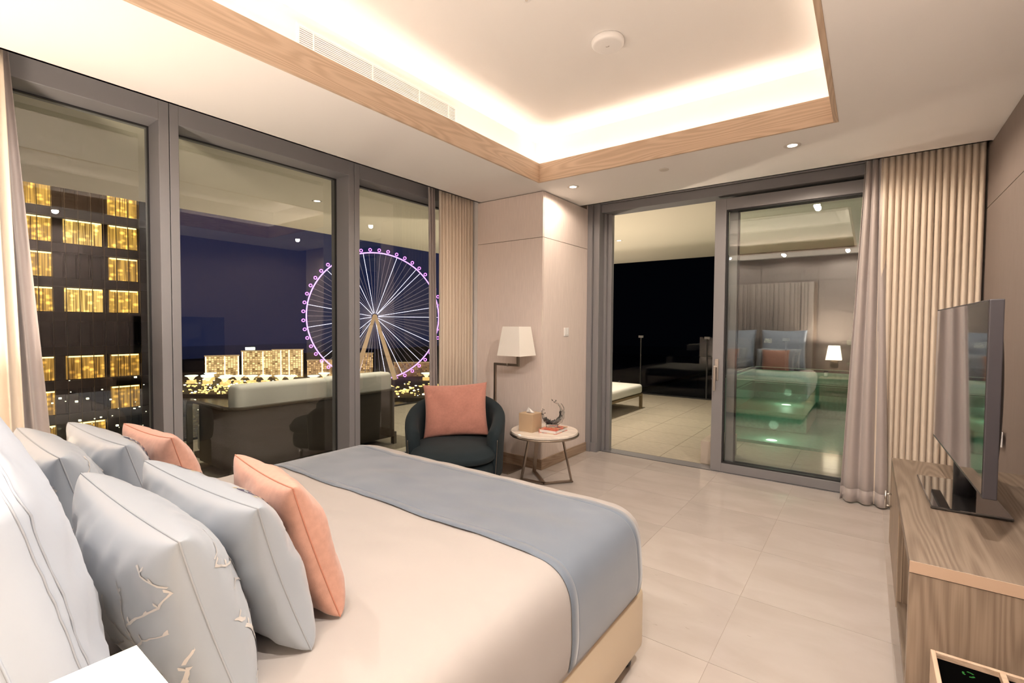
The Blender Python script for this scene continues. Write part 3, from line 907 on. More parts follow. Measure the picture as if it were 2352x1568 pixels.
# ================================================================== SIDE TABLE AND WHAT STANDS ON IT
TCX, TCY, TTOP = -2.205, 3.445, 0.472
M['table_marble'] = mat('veined_marble', (0.86, 0.79, 0.71), 0.2, vary=(5, 0.12, (1, 4, 1)))
def build_table():
    t = thing('side_table', 'round marble side table on a bronze tripod frame', 'table', (TCX, TCY, 0))
    R = 0.292
    b = BM(); lathe(b, [(0, TTOP - 0.026), (R - 0.012, TTOP - 0.026), (R - 0.006, TTOP - 0.02), (R - 0.006, TTOP - 0.004), (R - 0.010, TTOP), (0, TTOP)], 72)
    obj('table_top', b, M['table_marble'], t)
    b = BM(); lathe(b, [(R - 0.05, TTOP - 0.040), (R - 0.004, TTOP - 0.040), (R + 0.003, TTOP - 0.034), (R + 0.003, TTOP - 0.025), (R - 0.006, TTOP - 0.024), (R - 0.05, TTOP - 0.0265)], 72)
    obj('rim', b, M['steel'], t, True)
    base = BM()
    for (fx, fy) in ((0.155, 0.205), (-0.225, -0.02), (-0.26, 0.235)):
        l = math.hypot(fx, fy); k = 0.62
        bm = BM(); bar(bm, (fx, fy, 0.0), (fx * k, fy * k, TTOP - 0.04), 0.034, 0.010, (fx, fy, 0))
        obj('leg', bm, M['steel'], t)
        bm = BM(); bar(bm, (0, 0, 0.010), (fx * 1.03, fy * 1.03, 0.010), 0.034, 0.012)
        obj('foot_bar', bm, M['steel'], t)
build_table()
def on_table(dx, dy): return (TCX + dx, TCY + dy, TTOP)
M['kraft'] = mat('tan_card', (0.52, 0.38, 0.25), 0.7)
M['kraft2'] = mat('tissue_white', (0.85, 0.84, 0.83), 0.8)
def build_tissue():
    t = thing('tissue_box', 'tan cube tissue box with a white tissue sticking out, on the marble table', 'tissue box', on_table(-0.085, -0.09))
    s, h = 0.070, 0.152
    o = obj('box_body', box(BM(), -s, s, -s, s, 0, h, 0.002, 1), M['kraft'], t)
    b = BM(); lathe(b, [(0.0, h + 0.0008), (0.032, h + 0.0008), (0.032, h + 0.0002), (0, h + 0.0002)], 24)
    obj('opening', b, M['wall_core'], t)
    b = BM()
    grid(b, 8, 8, lambda u, v: ((u - 0.5) * 0.075 * (1 - 0.85 * v) - 0.012 * v, 0.010 * math.sin(u * 7) * (1 - v), h + 0.0005 + 0.045 * v * (1 - 0.25 * u)))
    o = obj('tissue', b, M['kraft2'], t, True); solid(o, 0.0008); o.rotation_euler = (0, 0, 0.35)
build_tissue()
def cover_mat():
    m = bpy.data.materials.new('book_cover_print')
    nt, b = nodes(m); L = nt.links.new
    tc = nt.nodes.new('ShaderNodeTexCoord')
    v = nt.nodes.new('ShaderNodeTexVoronoi'); v.inputs['Scale'].default_value = 34
    L(tc.outputs['Object'], v.inputs['Vector'])
    cr = nt.nodes.new('ShaderNodeValToRGB'); e = cr.color_ramp.elements
    e[0].position = 0.0; e[0].color = (0.62, 0.10, 0.06, 1)
    e[1].position = 1.0; e[1].color = (0.05, 0.03, 0.03, 1)
    a = e.new(0.45); a.color = (0.75, 0.22, 0.12, 1)
    a = e.new(0.62); a.color = (0.80, 0.55, 0.30, 1)
    a = e.new(0.8); a.color = (0.10, 0.05, 0.05, 1)
    cr.color_ramp.interpolation = 'CONSTANT'
    L(v.outputs['Color'], cr.inputs[0]); L(cr.outputs[0], b.inputs['Base Color'])
    b.inputs['Roughness'].default_value = 0.3
    return m
M['cover'] = cover_mat()
M['pages'] = mat('book_pages', (0.80, 0.78, 0.76), 0.8, bump=(400, 0.3, 0.001, (0.02, 0.02, 1)))
def build_book():
    t = thing('book', 'thick hardback with red and black cover under the glass sculpture', 'book', on_table(0.088, 0.005), math.radians(3))
    a, c, h = 0.080, 0.105, 0.030
    obj('cover', box(box(box(BM(), -a, a, -c, c, 0, 0.0025), -a, a, -c, c, h - 0.0025, h), -a, -a + 0.0025, -c, c, 0.0025, h - 0.0025), M['cover'], t)
    obj('pages', box(BM(), -a + 0.0026, a - 0.004, -c + 0.004, c - 0.004, 0.0026, h - 0.0026), M['pages'], t)
    return t
build_book()
def glass_mat(name, color, rough=0.02):
    m = bpy.data.materials.new(name); nt, b = nodes(m)
    b.inputs['Base Color'].default_value = (*color, 1); b.inputs['Roughness'].default_value = rough
    b.inputs['Transmission Weight'].default_value = 0.9; b.inputs['IOR'].default_value = 1.5
    return m
M['art_glass'] = glass_mat('smoky_art_glass', (0.75, 0.74, 0.72))
M['art_dark'] = mat('black_art_glass', (0.012, 0.012, 0.014), 0.08, spec=0.8)
M['acrylic'] = glass_mat('clear_acrylic', (0.9, 0.9, 0.88))
def build_sculpture():
    t = thing('glass_sculpture', 'smoky glass wave sculpture on a clear block standing on the book', 'sculpture', (TCX + 0.055, TCY + 0.03, TTOP + 0.0305), math.radians(38))
    obj('stand', box(BM(), -0.05, 0.05, -0.035, 0.035, 0, 0.024, 0.003, 2), M['acrylic'], t, True)
    rr = random.Random(5)
    # two crescent blades rising to the right and a short one to the left, joined at the foot
    def arc(a0, a1, R, cx, cz, w0, w1, n=18, wob=0.004, y=0.0):
        pts, rad = [], []
        for i in range(n + 1):
            k = i / n; a = a0 + (a1 - a0) * k
            pts.append((cx + R * math.cos(a) + rr.uniform(-wob, wob), y + rr.uniform(-wob, wob), cz + R * 1.15 * math.sin(a) + rr.uniform(-wob, wob)))
            rad.append(max(0.002, w0 + (w1 - w0) * k) * (0.85 + 0.3 * rr.random()))
        return pts, rad
    cz = 0.028 + 0.095
    for nm, mt, spec in (('dark_core', 'art_dark', [(-2.5, 0.15, 0.075, 0.0, 0.017, 0.010, 0.0), (-2.1, -0.6, 0.078, 0.0, 0.014, 0.012, 0.012)]),
                         ('glass_blade', 'art_glass', [(-1.6, 1.45, 0.080, 0.004, 0.018, 0.004, -0.006)]),
                         ('glass_blade', 'art_glass', [(-1.2, 0.75, 0.100, 0.004, 0.014, 0.003, 0.010)]),
                         ('glass_blade', 'art_glass', [(-2.0, -3.5, 0.082, 0.0, 0.016, 0.004, 0.0)])):
        b = BM()
        for a0, a1, R, cx, w0, w1, y in spec:
            p, r = arc(a0, a1, R, cx, cz, w0, w1, y=y); tube(b, p, 0.01, 8, False, r)
        obj(nm, b, M[mt], t, True)
    for k in range(9):       # splashes breaking off the crests
        a = rr.choice((1.5, 1.2, 0.9, -3.4, -3.0, -1.3, -1.8)); R = 0.085 if a > 0 else 0.065
        p0 = Vector((R * math.cos(a), rr.uniform(-.01, .01), cz + 1.15 * R * math.sin(a)))
        b = BM(); p1 = p0 + Vector((rr.uniform(-.02, .012), rr.uniform(-.012, .012), rr.uniform(0.004, .024)))
        tube(b, [p0, (p0 + p1) / 2, p1], 0.003, 6, False, [0.004, 0.003, 0.0012])
        obj('splash', b, M['art_glass' if k % 2 else 'art_dark'], t, True)
build_sculpture()

# ================================================================== FLOOR LAMP
M['shade'] = mat('off_white_shade', (0.95, 0.92, 0.86), 0.8, bump=(900, 0.1, 0.001))
def square_shade(bm, a_top, a_bot, z0, z1, t=0.003):
    """open tapered square shade with wall thickness"""
    def ring(a, z): return [bm.verts.new((sx * a, sy * a, z)) for sx, sy in ((-1, -1), (1, -1), (1, 1), (-1, 1))]
    o0, o1, i0, i1 = ring(a_bot, z0), ring(a_top, z1), ring(a_bot - t, z0), ring(a_top - t, z1)
    for k in range(4):
        j = (k + 1) % 4
        bm.faces.new((o0[k], o0[j], o1[j], o1[k])); bm.faces.new((i0[j], i0[k], i1[k], i1[j]))
        bm.faces.new((o1[k], o1[j], i1[j], i1[k])); bm.faces.new((o0[j], o0[k], i0[k], i0[j]))
    return bm
def build_floor_lamp():
    l = thing('floor_lamp', 'bronze floor lamp with square off-white shade, unlit, beside the pier', 'floor lamp', (-2.745, 3.60, 0))
    obj('base_plate', box(BM(), -0.135, 0.135, -0.125, 0.125, 0, 0.016, 0.002, 1), M['steel'], l)
    s = 0.011
    px = -0.125
    b = BM(); box(b, px - s, px + s, -s, s, 0.016, 1.005, 0.001, 1); obj('pole', b, M['steel'], l)
    b = BM(); box(b, px + s, 0.145 + s, -s, s, 0.983, 1.005, 0.001, 1); box(b, 0.145 - s, 0.145 + s, -s, s, 1.005, 1.12, 0.001, 1); obj('arm', b, M['steel'], l)
    b = BM(); tube(b, [(0.02, 0, 0.994), (0.032, 0, 0.994)], 0.016, 12); obj('joint', b, M['silver'], l)
    b = BM(); square_shade(b, 0.093, 0.128, 1.086, 1.352); sh = obj('lamp_shade', b, M['shade'], l); sh.location = (0.145, -0.025, 0)
    b = BM(); lathe(b, [(0, 0), (0.018, 0), (0.018, 0.05), (0.028, 0.09), (0.02, 0.12), (0, 0.13)], 14); bu = obj('bulb', b, M['white_plastic'], l, True); bu.location = (0.145, -0.01, 1.12)
build_floor_lamp()

# ================================================================== WALL LAMP AND NIGHTSTAND AT THE BED HEAD
def glow_shade():
    m = bpy.data.materials.new('lit_fabric_shade'); nt, b = nodes(m)
    b.inputs['Base Color'].default_value = (0.9, 0.85, 0.75, 1)
    b.inputs['Emission Color'].default_value = (1.0, 0.80, 0.58, 1); b.inputs['Emission Strength'].default_value = 5.5
    b.inputs['Roughness'].default_value = 0.8
    return m
M['lit_shade'] = glow_shade()
M['diffuser'] = emit('lamp_diffuser', (1.0, 0.93, 0.82), 2.2)
def build_wall_lamp(x0, lab, up):
    l = thing('wall_lamp', lab, 'wall lamp', (x0, NY, 0))
    cy0 = 0.245
    b = BM(); square_shade(b, 0.078, 0.111, 0.83, 1.063); s = obj('lamp_shade', b, M['lit_shade'], l); s.location = (0, cy0, 0)
    b = BM(); box(b, -0.074, 0.074, cy0 - 0.074, cy0 + 0.074, 1.042, 1.045); obj('diffuser', b, M['diffuser'], l)
    boxo('wall_plate', -0.05, 0.05, 0.0, 0.02, 0.70, 0.84, M['steel'], l, 0.002, 1)
    b = BM(); tube(b, [(0, 0.02, 0.77), (0, cy0, 0.77)], 0.008, 8); tube(b, [(0, cy0, 0.765), (0, cy0, 0.90)], 0.008, 8); obj('arm', b, M['steel'], l)
    point('bedside_lamp', (x0, NY + cy0, 0.945), 2.5, 0.035, (1, 0.76, 0.52))
    area('bedside_uplight', (x0, NY + cy0, 1.048), (PI, 0, 0), 0.13, 0.13, up)
build_wall_lamp(-0.457, 'lit bedside wall lamp with tapered square shade over the oak nightstand', 31.0)
build_wall_lamp(-2.80, 'lit bedside wall lamp with tapered square shade, added unseen by the window', 18.0)  # second lamp, out of view, added to throw light up at the soffit
def build_nightstand():
    n = thing('nightstand', 'oak bedside cabinet below the wall lamp', 'nightstand', (-0.40, NY + 0.23, 0))
    boxo('body', -0.24, 0.24, -0.22, 0.20, 0.12, 0.50, M['con_y'], n, 0.003, 1)
    boxo('plinth', -0.22, 0.22, -0.20, 0.17, 0.0, 0.12, M['wall_core'], n)
    boxo('top', -0.25, 0.25, -0.225, 0.22, 0.50, 0.53, M['con_y'], n, 0.003, 1)
    for z in (0.14, 0.32):
        d = boxo('drawer', -0.23, 0.23, 0.20, 0.216, z, z + 0.165, M['con_z'], n, 0.002, 1)
        b = BM(); tube(b, [(-0.05, 0.228, z + 0.13), (0.05, 0.228, z + 0.13)], 0.004, 8); tube(b, [(-0.045, 0.216, z + .13), (-0.045, 0.228, z + .13)], 0.003, 6); tube(b, [(0.045, 0.216, z + .13), (0.045, 0.228, z + .13)], 0.003, 6)
        obj('handle', b, M['silver'], d)
    t = thing('dock_clock', 'small black and white bedside clock on the nightstand', 'clock', (-0.56, NY + 0.22, 0.53))
    boxo('clock_body', -0.03, 0.03, -0.03, 0.03, 0, 0.11, M['black'], t, 0.003, 2)
    boxo('clock_face', -0.024, 0.024, 0.03, 0.032, 0.02, 0.085, M['white_plastic'], t)
build_nightstand()

# ================================================================== CONSOLE, TELEVISION, BIN
CX0, CY0, CY1, CZ0, CZ1 = 0.112, 1.79, 3.165, 0.25, 0.69
def build_console():
    c = thing('media_console', 'wall-hung oak media console under the television', 'console', (0.37, (CY0 + CY1) / 2, CZ0))
    ox, oy = 0.37, (CY0 + CY1) / 2
    X0, X1, Y0, Y1, Z1 = CX0 - ox, 0.617 - ox, CY0 - oy, CY1 - oy, CZ1 - CZ0
    tt = 0.034
    boxo('console_top', X0, X1, Y0, Y1, Z1 - tt, Z1, M['con_y'], c, 0.001, 1)
    boxo('top_edge_band', X0, X1, Y0 - 0.0015, Y0, Z1 - tt, Z1 - 0.0005, M['con_edge'], c)
    boxo('end_panel', X0, X1, Y0, Y0 + 0.034, 0, Z1 - tt - 0.002, M['con_z'], c, 0.001, 1)
    boxo('end_panel', X0, X1, Y1 - 0.034, Y1, 0, Z1 - tt - 0.002, M['con_z'], c, 0.001, 1)
    boxo('bottom_panel', X0 + 0.004, X1, Y0 + 0.034, Y1 - 0.034, 0, 0.03, M['con_y'], c)
    boxo('back_panel', X1 - 0.02, X1, Y0 + 0.034, Y1 - 0.034, 0.03, Z1 - tt, M['con_y'], c)
    ym = Y0 + 0.62
    boxo('divider', X0 + 0.02, X1 - 0.02, ym, ym + 0.03, 0.03, Z1 - tt, M['con_z'], c)
    boxo('shelf', X0 + 0.05, X1 - 0.02, Y0 + 0.034, ym, 0.20, 0.222, M['con_y'], c)
    d = boxo('cabinet_door', X0 + 0.001, X0 + 0.020, ym + 0.004, Y1 - 0.036, 0.004, Z1 - tt - 0.006, M['con_z'], c, 0.002, 1)
    for z in (0.0,):
        b = BM(); yh = Y1 - 0.10
        tube(b, [(X0 - 0.022, yh, 0.20), (X0 - 0.022, yh, 0.29)], 0.005, 8)
        tube(b, [(X0 + 0.001, yh, 0.215), (X0 - 0.022, yh, 0.215)], 0.004, 8); tube(b, [(X0 + 0.001, yh, 0.275), (X0 - 0.022, yh, 0.275)], 0.004, 8)
        obj('handle', b, M['silver'], d, True)
    f = boxo('folder', 0.16, 0.36, CY0 + 0.10, CY0 + 0.36, CZ0 + 0.2225, CZ0 + 0.245, M['white_plastic'], None, 0.001, 1)
    tag(f, 'white folder lying on the shelf inside the oak console', 'folder')
build_console()
M['screen'] = mat('tv_screen', (0.012, 0.011, 0.011), 0.035, spec=1.0, coat=1.0)
M['tv_body'] = mat('tv_dark_frame', (0.05, 0.046, 0.052), 0.4)
M['base_glass'] = mat('black_glass_plate', (0.02, 0.019, 0.019), 0.03, spec=0.9, coat=1.0)
def build_tv():
    cx, cyy = 0.2815, 2.59
    yaw = math.atan2(0.268 - 0.295, 3.125 - 2.055)       # far end turned slightly into the room
    t = thing('television', 'large flat television on a black glass stand, switched off', 'television', (cx, cyy, CZ1), -yaw * -1)
    t.rotation_euler = (0, 0, math.atan2(0.295 - 0.268, 1.07))
    hw, z0, z1 = 0.536, 0.144, 0.762
    boxo('tv_frame', 0.0, 0.034, -hw, hw, z0, z1, M['tv_body'], t, 0.003, 2)
    boxo('screen', -0.0012, 0.0, -hw + 0.006, hw - 0.006, z0 + 0.012, z1 - 0.006, M['screen'], t)
    b = BM(); grid(b, 16, 16, lambda u, v: (0.034 + 0.045 * (max(0, 1 - (2 * u - 1) ** 2) * max(0, 1 - (2 * v - 1) ** 2)) ** 0.5, -hw + 0.03 + (2 * hw - 0.06) * u, z0 + 0.02 + (z1 - z0 - 0.05) * v))
    o = obj('back_cover', b, M['black'], t, True); solid(o, 0.002)
    b = BM(); tube(b, [(0.04, 0, 0.012), (0.04, 0, 0.16)], 0.035, 20); obj('neck', b, M['black'], t, True)
    obj('base_plate', box(BM(), -0.085, 0.135, -0.235, 0.235, 0.002, 0.012, 0.003, 2), M['base_glass'], t)
    for x, y in ((-0.07, -0.22), (0.12, -0.22), (-0.07, 0.22), (0.12, 0.22)):
        b = BM(); lathe(b, [(0, 0), (0.008, 0), (0.008, 0.0025), (0, 0.0025)], 10); f = obj('foot_pad', b, M['black'], t); f.location = (x, y, 0)
build_tv()
def build_bin():
    x0, x1, y0, y1, h = 0.156, 0.430, 1.42, 1.700, 0.495
    t = thing('waste_bin', 'two-compartment wooden waste bin with black liners beside the console', 'bin', ((x0 + x1) / 2, (y0 + y1) / 2, 0))
    a, c, w = (x1 - x0) / 2, (y1 - y0) / 2, 0.010
    for nm, q in (('side_panel', (-a, -a + w, -c, c)), ('side_panel', (a - w, a, -c, c)), ('side_panel', (-a + w, a - w, -c, -c + w)), ('side_panel', (-a + w, a - w, c - w, c)), ('divider', (-w * 0.6, w * 0.6, -c + w, c - w))):
        boxo(nm, *q, 0.0, h, M['oak_y'] if nm != 'divider' else M['oak_x'], t, 0.001, 1)
    boxo('bottom', -a + w, a - w, -c + w, c - w, 0.0, 0.012, M['black'], t)
    ml = mat('black_liner', (0.002, 0.002, 0.002), 0.95, spec=0.0)
    for s in (-1, 1):
        lo, hi = (-a + w + .001, -w * .6 - .001) if s < 0 else (w * .6 + .001, a - w - .001)
        ln = boxo('liner', lo, hi, -c + w + .001, c - w - .001, 0.02, h - 0.014, ml, t)
        if s < 0:
            # recycling symbol: three bent arrows printed on the black lid
            b = BM(); mx, my, R = (lo + hi) / 2, c - 0.044, 0.0105
            for k in range(3):
                a0 = 2 * PI * k / 3 + 0.5
                pts = []
                for i in range(5):
                    aa = a0 + i * 0.34
                    pts.append((mx + R * math.cos(aa), my + R * math.sin(aa)))
                for i in range(4):
                    (xa, ya), (xb_, yb_) = pts[i], pts[i + 1]
                    w0 = 0.0022 if i < 3 else 0.0034; w1 = 0.0022 if i < 3 else 0.0003
                    def off(px, py, d):
                        l = math.hypot(px - mx, py - my); return (px + (px - mx) / l * d, py + (py - my) / l * d)
                    q = [off(xa, ya, -w0), off(xb_, yb_, -w1), off(xb_, yb_, w1), off(xa, ya, w0)]
                    b.faces.new([b.verts.new((*p, h - 0.0135)) for p in q])
            obj('recycling_symbol', b, mat('green_print', (0.004, 0.12, 0.012), 0.7), ln)
build_bin()

# ================================================================== SMALL FIXTURES
def build_fixtures():
    M['lamp_face'] = emit('downlight_lens', (1.0, 0.86, 0.70), 12.0)
    M['ring'] = mat('downlight_ring', (0.75, 0.70, 0.65), 0.4)
    proto = None
    spots = [(-2.179, 3.845, 'recessed ceiling downlight over the side table', 15), (-0.456, 3.845, 'recessed ceiling downlight in front of the sliding door', 42),
             (-1.20, 0.31, 'recessed ceiling downlight over the wall lamp half of the bed head', 24), (-2.05, 0.31, 'recessed ceiling downlight over the window half of the bed head', 26),
             (-0.30, 0.31, 'recessed ceiling downlight over the bedside cabinet', 45), (0.08, 1.30, 'added unseen ceiling downlight over the waste bin', 80)]  # the one over the waste bin is added to light the bed's side
    for x, y, lab, pw in spots:
        d = thing('downlight', lab, 'downlight', (x, y, CEIL), 0, 'recessed bedroom downlights')
        b = BM(); lathe(b, [(0.030, -0.001), (0.042, -0.0045), (0.052, -0.003), (0.053, 0.0), (0.030, 0.0)], 32); obj('ring', b, M['ring'], d, True)
        b = BM(); lathe(b, [(0, -0.0015), (0.030, -0.0015), (0.030, -0.0003), (0, -0.0003)], 24); obj('lens', b, M['lamp_face'], d)
        spot('downlight_beam', (x, y, CEIL - 0.012), pw, 172, 0.3, 0.028, (1.0, 0.89, 0.79) if y < 2 else WARM)
    # sprinkler cover
    d = thing('sprinkler_cover', 'small flat sprinkler cover on the ceiling between two downlights', 'sprinkler', (-1.348, 3.84, CEIL))
    b = BM(); lathe(b, [(0, -0.006), (0.036, -0.006), (0.038, -0.004), (0.038, -0.002), (0, -0.002)], 28); obj('cover_plate', b, M['ring'], d)
    b = BM(); lathe(b, [(0, -0.002), (0.02, -0.002), (0.02, 0.0), (0, 0.0)], 16); obj('collar', b, M['wall_core'], d)
    # round wireless access point in the tray
    d = thing('access_point', 'round white wireless access point on the tray ceiling', 'access point', (-1.258, 2.607, CEIL_UP))
    b = BM(); lathe(b, [(0, -0.040), (0.075, -0.040), (0.085, -0.038), (0.092, -0.030), (0.094, -0.012), (0.088, 0.0), (0, 0.0)], 48); obj('housing', b, M['white_plastic'], d, True)
    b = BM()
    for k in range(7):
        a = PI * k / 6
        p = [(0.002 * math.cos(a), 0.0015 * math.sin(a)), (0.010 * math.cos(a - 0.16), 0.008 * math.sin(a - 0.16)), (0.013 * math.cos(a), 0.011 * math.sin(a)), (0.010 * math.cos(a + 0.16), 0.008 * math.sin(a + 0.16))]
        b.faces.new([b.verts.new((x, y - 0.004, -0.0405)) for x, y in p])
    obj('petal_logo', b, mat('grey_print', (0.25, 0.2, 0.18), 0.6), d)
    d = thing('smoke_detector', 'small domed detector on the tray ceiling over the bed', 'smoke detector', (-1.41, 2.00, CEIL_UP))
    b = BM(); lathe(b, [(0, -0.042), (0.022, -0.042), (0.032, -0.03), (0.045, -0.018), (0.048, 0.0), (0, 0.0)], 32); obj('housing', b, M['white_plastic'], d, True)
    b = BM(); lathe(b, [(0, -0.045), (0.008, -0.045), (0.008, -0.042), (0, -0.042)], 12); obj('indicator', b, M['ring'], d)
    # air grille on the tray's window-side wall
    xg = TX0 - SETB
    g = thing('air_grille', 'long white slotted air grille high on the tray wall', 'air grille', (xg, 2.014, 2.8975))
    hy, hz = 0.60, 0.048
    boxo('backing', 0.0, 0.002, -hy, hy, -hz, hz, mat('grille_duct', (0.07, 0.045, 0.028), 0.9), g)
    fm = BM(); w = 0.014
    for a in ((-hy - w, -hy, -hz - w, hz + w), (hy, hy + w, -hz - w, hz + w), (-hy, hy, hz, hz + w), (-hy, hy, -hz - w, -hz)): box(fm, 0, 0.008, a[0], a[1], a[2], a[3])
    obj('frame', fm, M['white_plastic'], g)
    sl = None
    for k in range(9):
        z = -hz + (k + 0.5) * 2 * hz / 9
        if sl is None: sl = boxo('slat', 0.003, 0.009, -hy, hy, -0.0028, 0.0028, M['white_plastic'], g); sl.location = (0, 0, z)
        else: share(sl, g, (0, 0, z))
    st = None
    for y in (-0.52, -0.13, 0.25, 0.53):
        if st is None: st = boxo('strut', 0.003, 0.010, -0.004, 0.004, -hz, hz, M['white_plastic'], g); st.location = (0, y, 0)
        else: share(st, g, (0, y, 0))
    # switch and sockets
    s = thing('light_switch', 'white double light switch on the pier beside the sliding door', 'switch', (-2.455, 4.222, 1.30))
    boxo('switch_plate', 0.0, 0.009, -0.043, 0.043, -0.043, 0.043, M['white_plastic'], s, 0.003, 2)
    for y in (-0.019, 0.019): boxo('rocker', 0.009, 0.012, y - 0.015, y + 0.015, -0.028, 0.028, M['white_plastic'], s, 0.001, 1)
    def socket(lab, loc, rz):
        s = thing('power_socket', lab, 'socket', loc, rz)
        boxo('socket_plate', 0.0, 0.009, -0.043, 0.043, -0.043, 0.043, M['white_plastic'], s, 0.003, 2)
        b = BM(); box(b, 0.009, 0.0095, -0.004, 0.004, 0.010, 0.022); box(b, 0.009, 0.0095, -0.016, -0.006, -0.014, -0.008); box(b, 0.009, 0.0095, 0.006, 0.016, -0.014, -0.008)
        obj('pin_holes', b, M['black'], s)
    socket('white power socket on the pier behind the armchair', (-2.955, 3.783, 0.47), -PI / 2)
    socket('white power socket on the fabric wall beyond the television', (0.619, 3.83, 0.74), PI)
build_fixtures()

# ================================================================== TERRACE
TZ, EX, EY = 2.67, -6.35, 9.40
def build_terrace():
    b = BM(); box(b, EX, 2.6, 4.94, EY, -0.20, -0.006); box(b, EX, -3.755, -2.2, 4.94, -0.20, -0.006)
    fl = struct(obj('floor_terrace', b, M['terrace_grout']), 'stone tiled terrace floor', 'floor')
    P, g = 0.58, 0.002; proto = None
    def lay(x0, x1, y0, y1, ax, ay):
        nonlocal proto
        i0, i1 = math.floor((x0 - ax) / P), math.ceil((x1 - ax) / P); j0, j1 = math.floor((y0 - ay) / P), math.ceil((y1 - ay) / P)
        for i in range(i0, i1):
            for j in range(j0, j1):
                a0, a1 = max(x0, ax + i * P), min(x1, ax + (i + 1) * P); c0, c1 = max(y0, ay + j * P), min(y1, ay + (j + 1) * P)
                if a1 - a0 < 0.02 or c1 - c0 < 0.02: continue
                full = abs(a1 - a0 - P) < 1e-6 and abs(c1 - c0 - P) < 1e-6
                loc = ((a0 + a1) / 2, (c0 + c1) / 2, 0)
                if full and proto is not None: share(proto, fl, loc); continue
                hx, hy = (a1 - a0) / 2 - g, (c1 - c0) / 2 - g
                t = boxo('tile', -hx, hx, -hy, hy, -0.006, 0.0, M['terrace_tile'], fl); t.location = loc
                if full: proto = t
    lay(EX, 2.6, 4.945, EY, -1.73, 4.945)
    lay(EX, -3.755, -2.2, 4.945, -1.73, 4.945)
    b = BM(); box(b, EX, 2.6, 4.952, EY, TZ, TZ + 0.25); box(b, EX, -3.755, -2.2, 4.952, TZ, TZ + 0.25)
    struct(obj('ceiling_terrace', b, M['soffit']), 'pale soffit over the terrace', 'ceiling')
    # frameless glass balustrade panes with small clamps
    w = 1.285
    xs = [-6.30]; xs = [-6.268 + w * k for k in range(7)]
    gm = M['rail_glass']
    for k in range(6):
        t = thing('balustrade_pane', 'clear frameless glass balustrade pane at the terrace front edge', 'balustrade', (xs[k] + w / 2, EY - 0.03, 0), 0, 'front terrace balustrade panes')
        bm = BM(); grid(bm, 1, 1, lambda u, v: (-w / 2 + 0.008 + (w - 0.016) * u, 0, 0.0 + 1.17 * v)); obj('glass', bm, gm, t)
        boxo('edge_channel', -w / 2, w / 2, -0.02, 0.02, 0.0, 0.02, M['alu_dark'], t)
        boxo('joint_seal', w / 2 - 0.012, w / 2 + 0.012, -0.008, 0.008, 0.02, 1.14, M['alu_dark'], t)
        boxo('clamp', w / 2 - 0.05, w / 2 + 0.05, -0.02, 0.02, 1.135, 1.18, M['alu'], t, 0.003, 1)
    for k in range(8):
        t = thing('balustrade_pane', 'clear frameless glass balustrade pane at the terrace side facing the city', 'balustrade', (EX + 0.03, -1.9 + 1.3 * k + 0.65, 0), 0, 'side terrace balustrade panes')
        bm = BM(); grid(bm, 1, 1, lambda u, v: (0, -0.642 + 1.284 * u, 0.65 * v)); obj('glass', bm, gm, t)
        boxo('edge_channel', -0.02, 0.02, -0.65, 0.65, 0.0, 0.02, M['alu_dark'], t)
    # terrace downlights
    for x, y, pw, lab in ((-3.1, 6.9, 130, 'recessed terrace downlight in front of the daybed'), (-5.2, 6.2, 120, 'recessed terrace downlight at the terrace corner'), (-4.75, 2.9, 110, 'recessed terrace downlight over the outdoor sofa'), (0.4, 7.6, 22, 'recessed terrace downlight over the plunge pool')):
        d = thing('terrace_downlight', lab, 'downlight', (x, y, TZ))
        b = BM(); lathe(b, [(0.030, -0.001), (0.042, -0.0045), (0.053, 0.0), (0.030, 0.0)], 24); obj('ring', b, M['ring'], d, True)
        b = BM(); lathe(b, [(0, -0.0015), (0.030, -0.0015), (0.030, -0.0003), (0, -0.0003)], 20); obj('lens', b, M['lamp_face'], d)
        spot('terrace_beam', (x, y, TZ - 0.012), pw, 130, 0.8, 0.03, (1.0, 0.86, 0.68))
build_terrace()
def build_added_uplights():  # made-up fixtures, kept out of view, that brighten the terrace soffit
    for x, y, pw, lab in ((-3.3, 5.45, 120, 'added floor uplight hidden behind the pier on the terrace'), (-4.95, 7.6, 90, 'added floor uplight near the terrace corner'), (-5.9, 3.2, 40, 'added floor uplight beyond the outdoor sofa')):
        d = thing('added_uplight', lab, 'added uplight', (x, y, 0))
        b = BM(); lathe(b, [(0.035, 0.001), (0.045, 0.006), (0.055, 0.001), (0.055, 0.0), (0.035, 0.0)], 24); obj('ring', b, M['steel'], d, True)
        b = BM(); lathe(b, [(0, 0.003), (0.035, 0.003), (0.035, 0.0005), (0, 0.0005)], 20); obj('lens', b, M['lamp_face'], d)
        spot('added_uplight_beam', (x, y, 0.02), pw, 165, 1.0, 0.03, (1.0, 0.84, 0.65), (PI, 0, 0))
build_added_uplights()

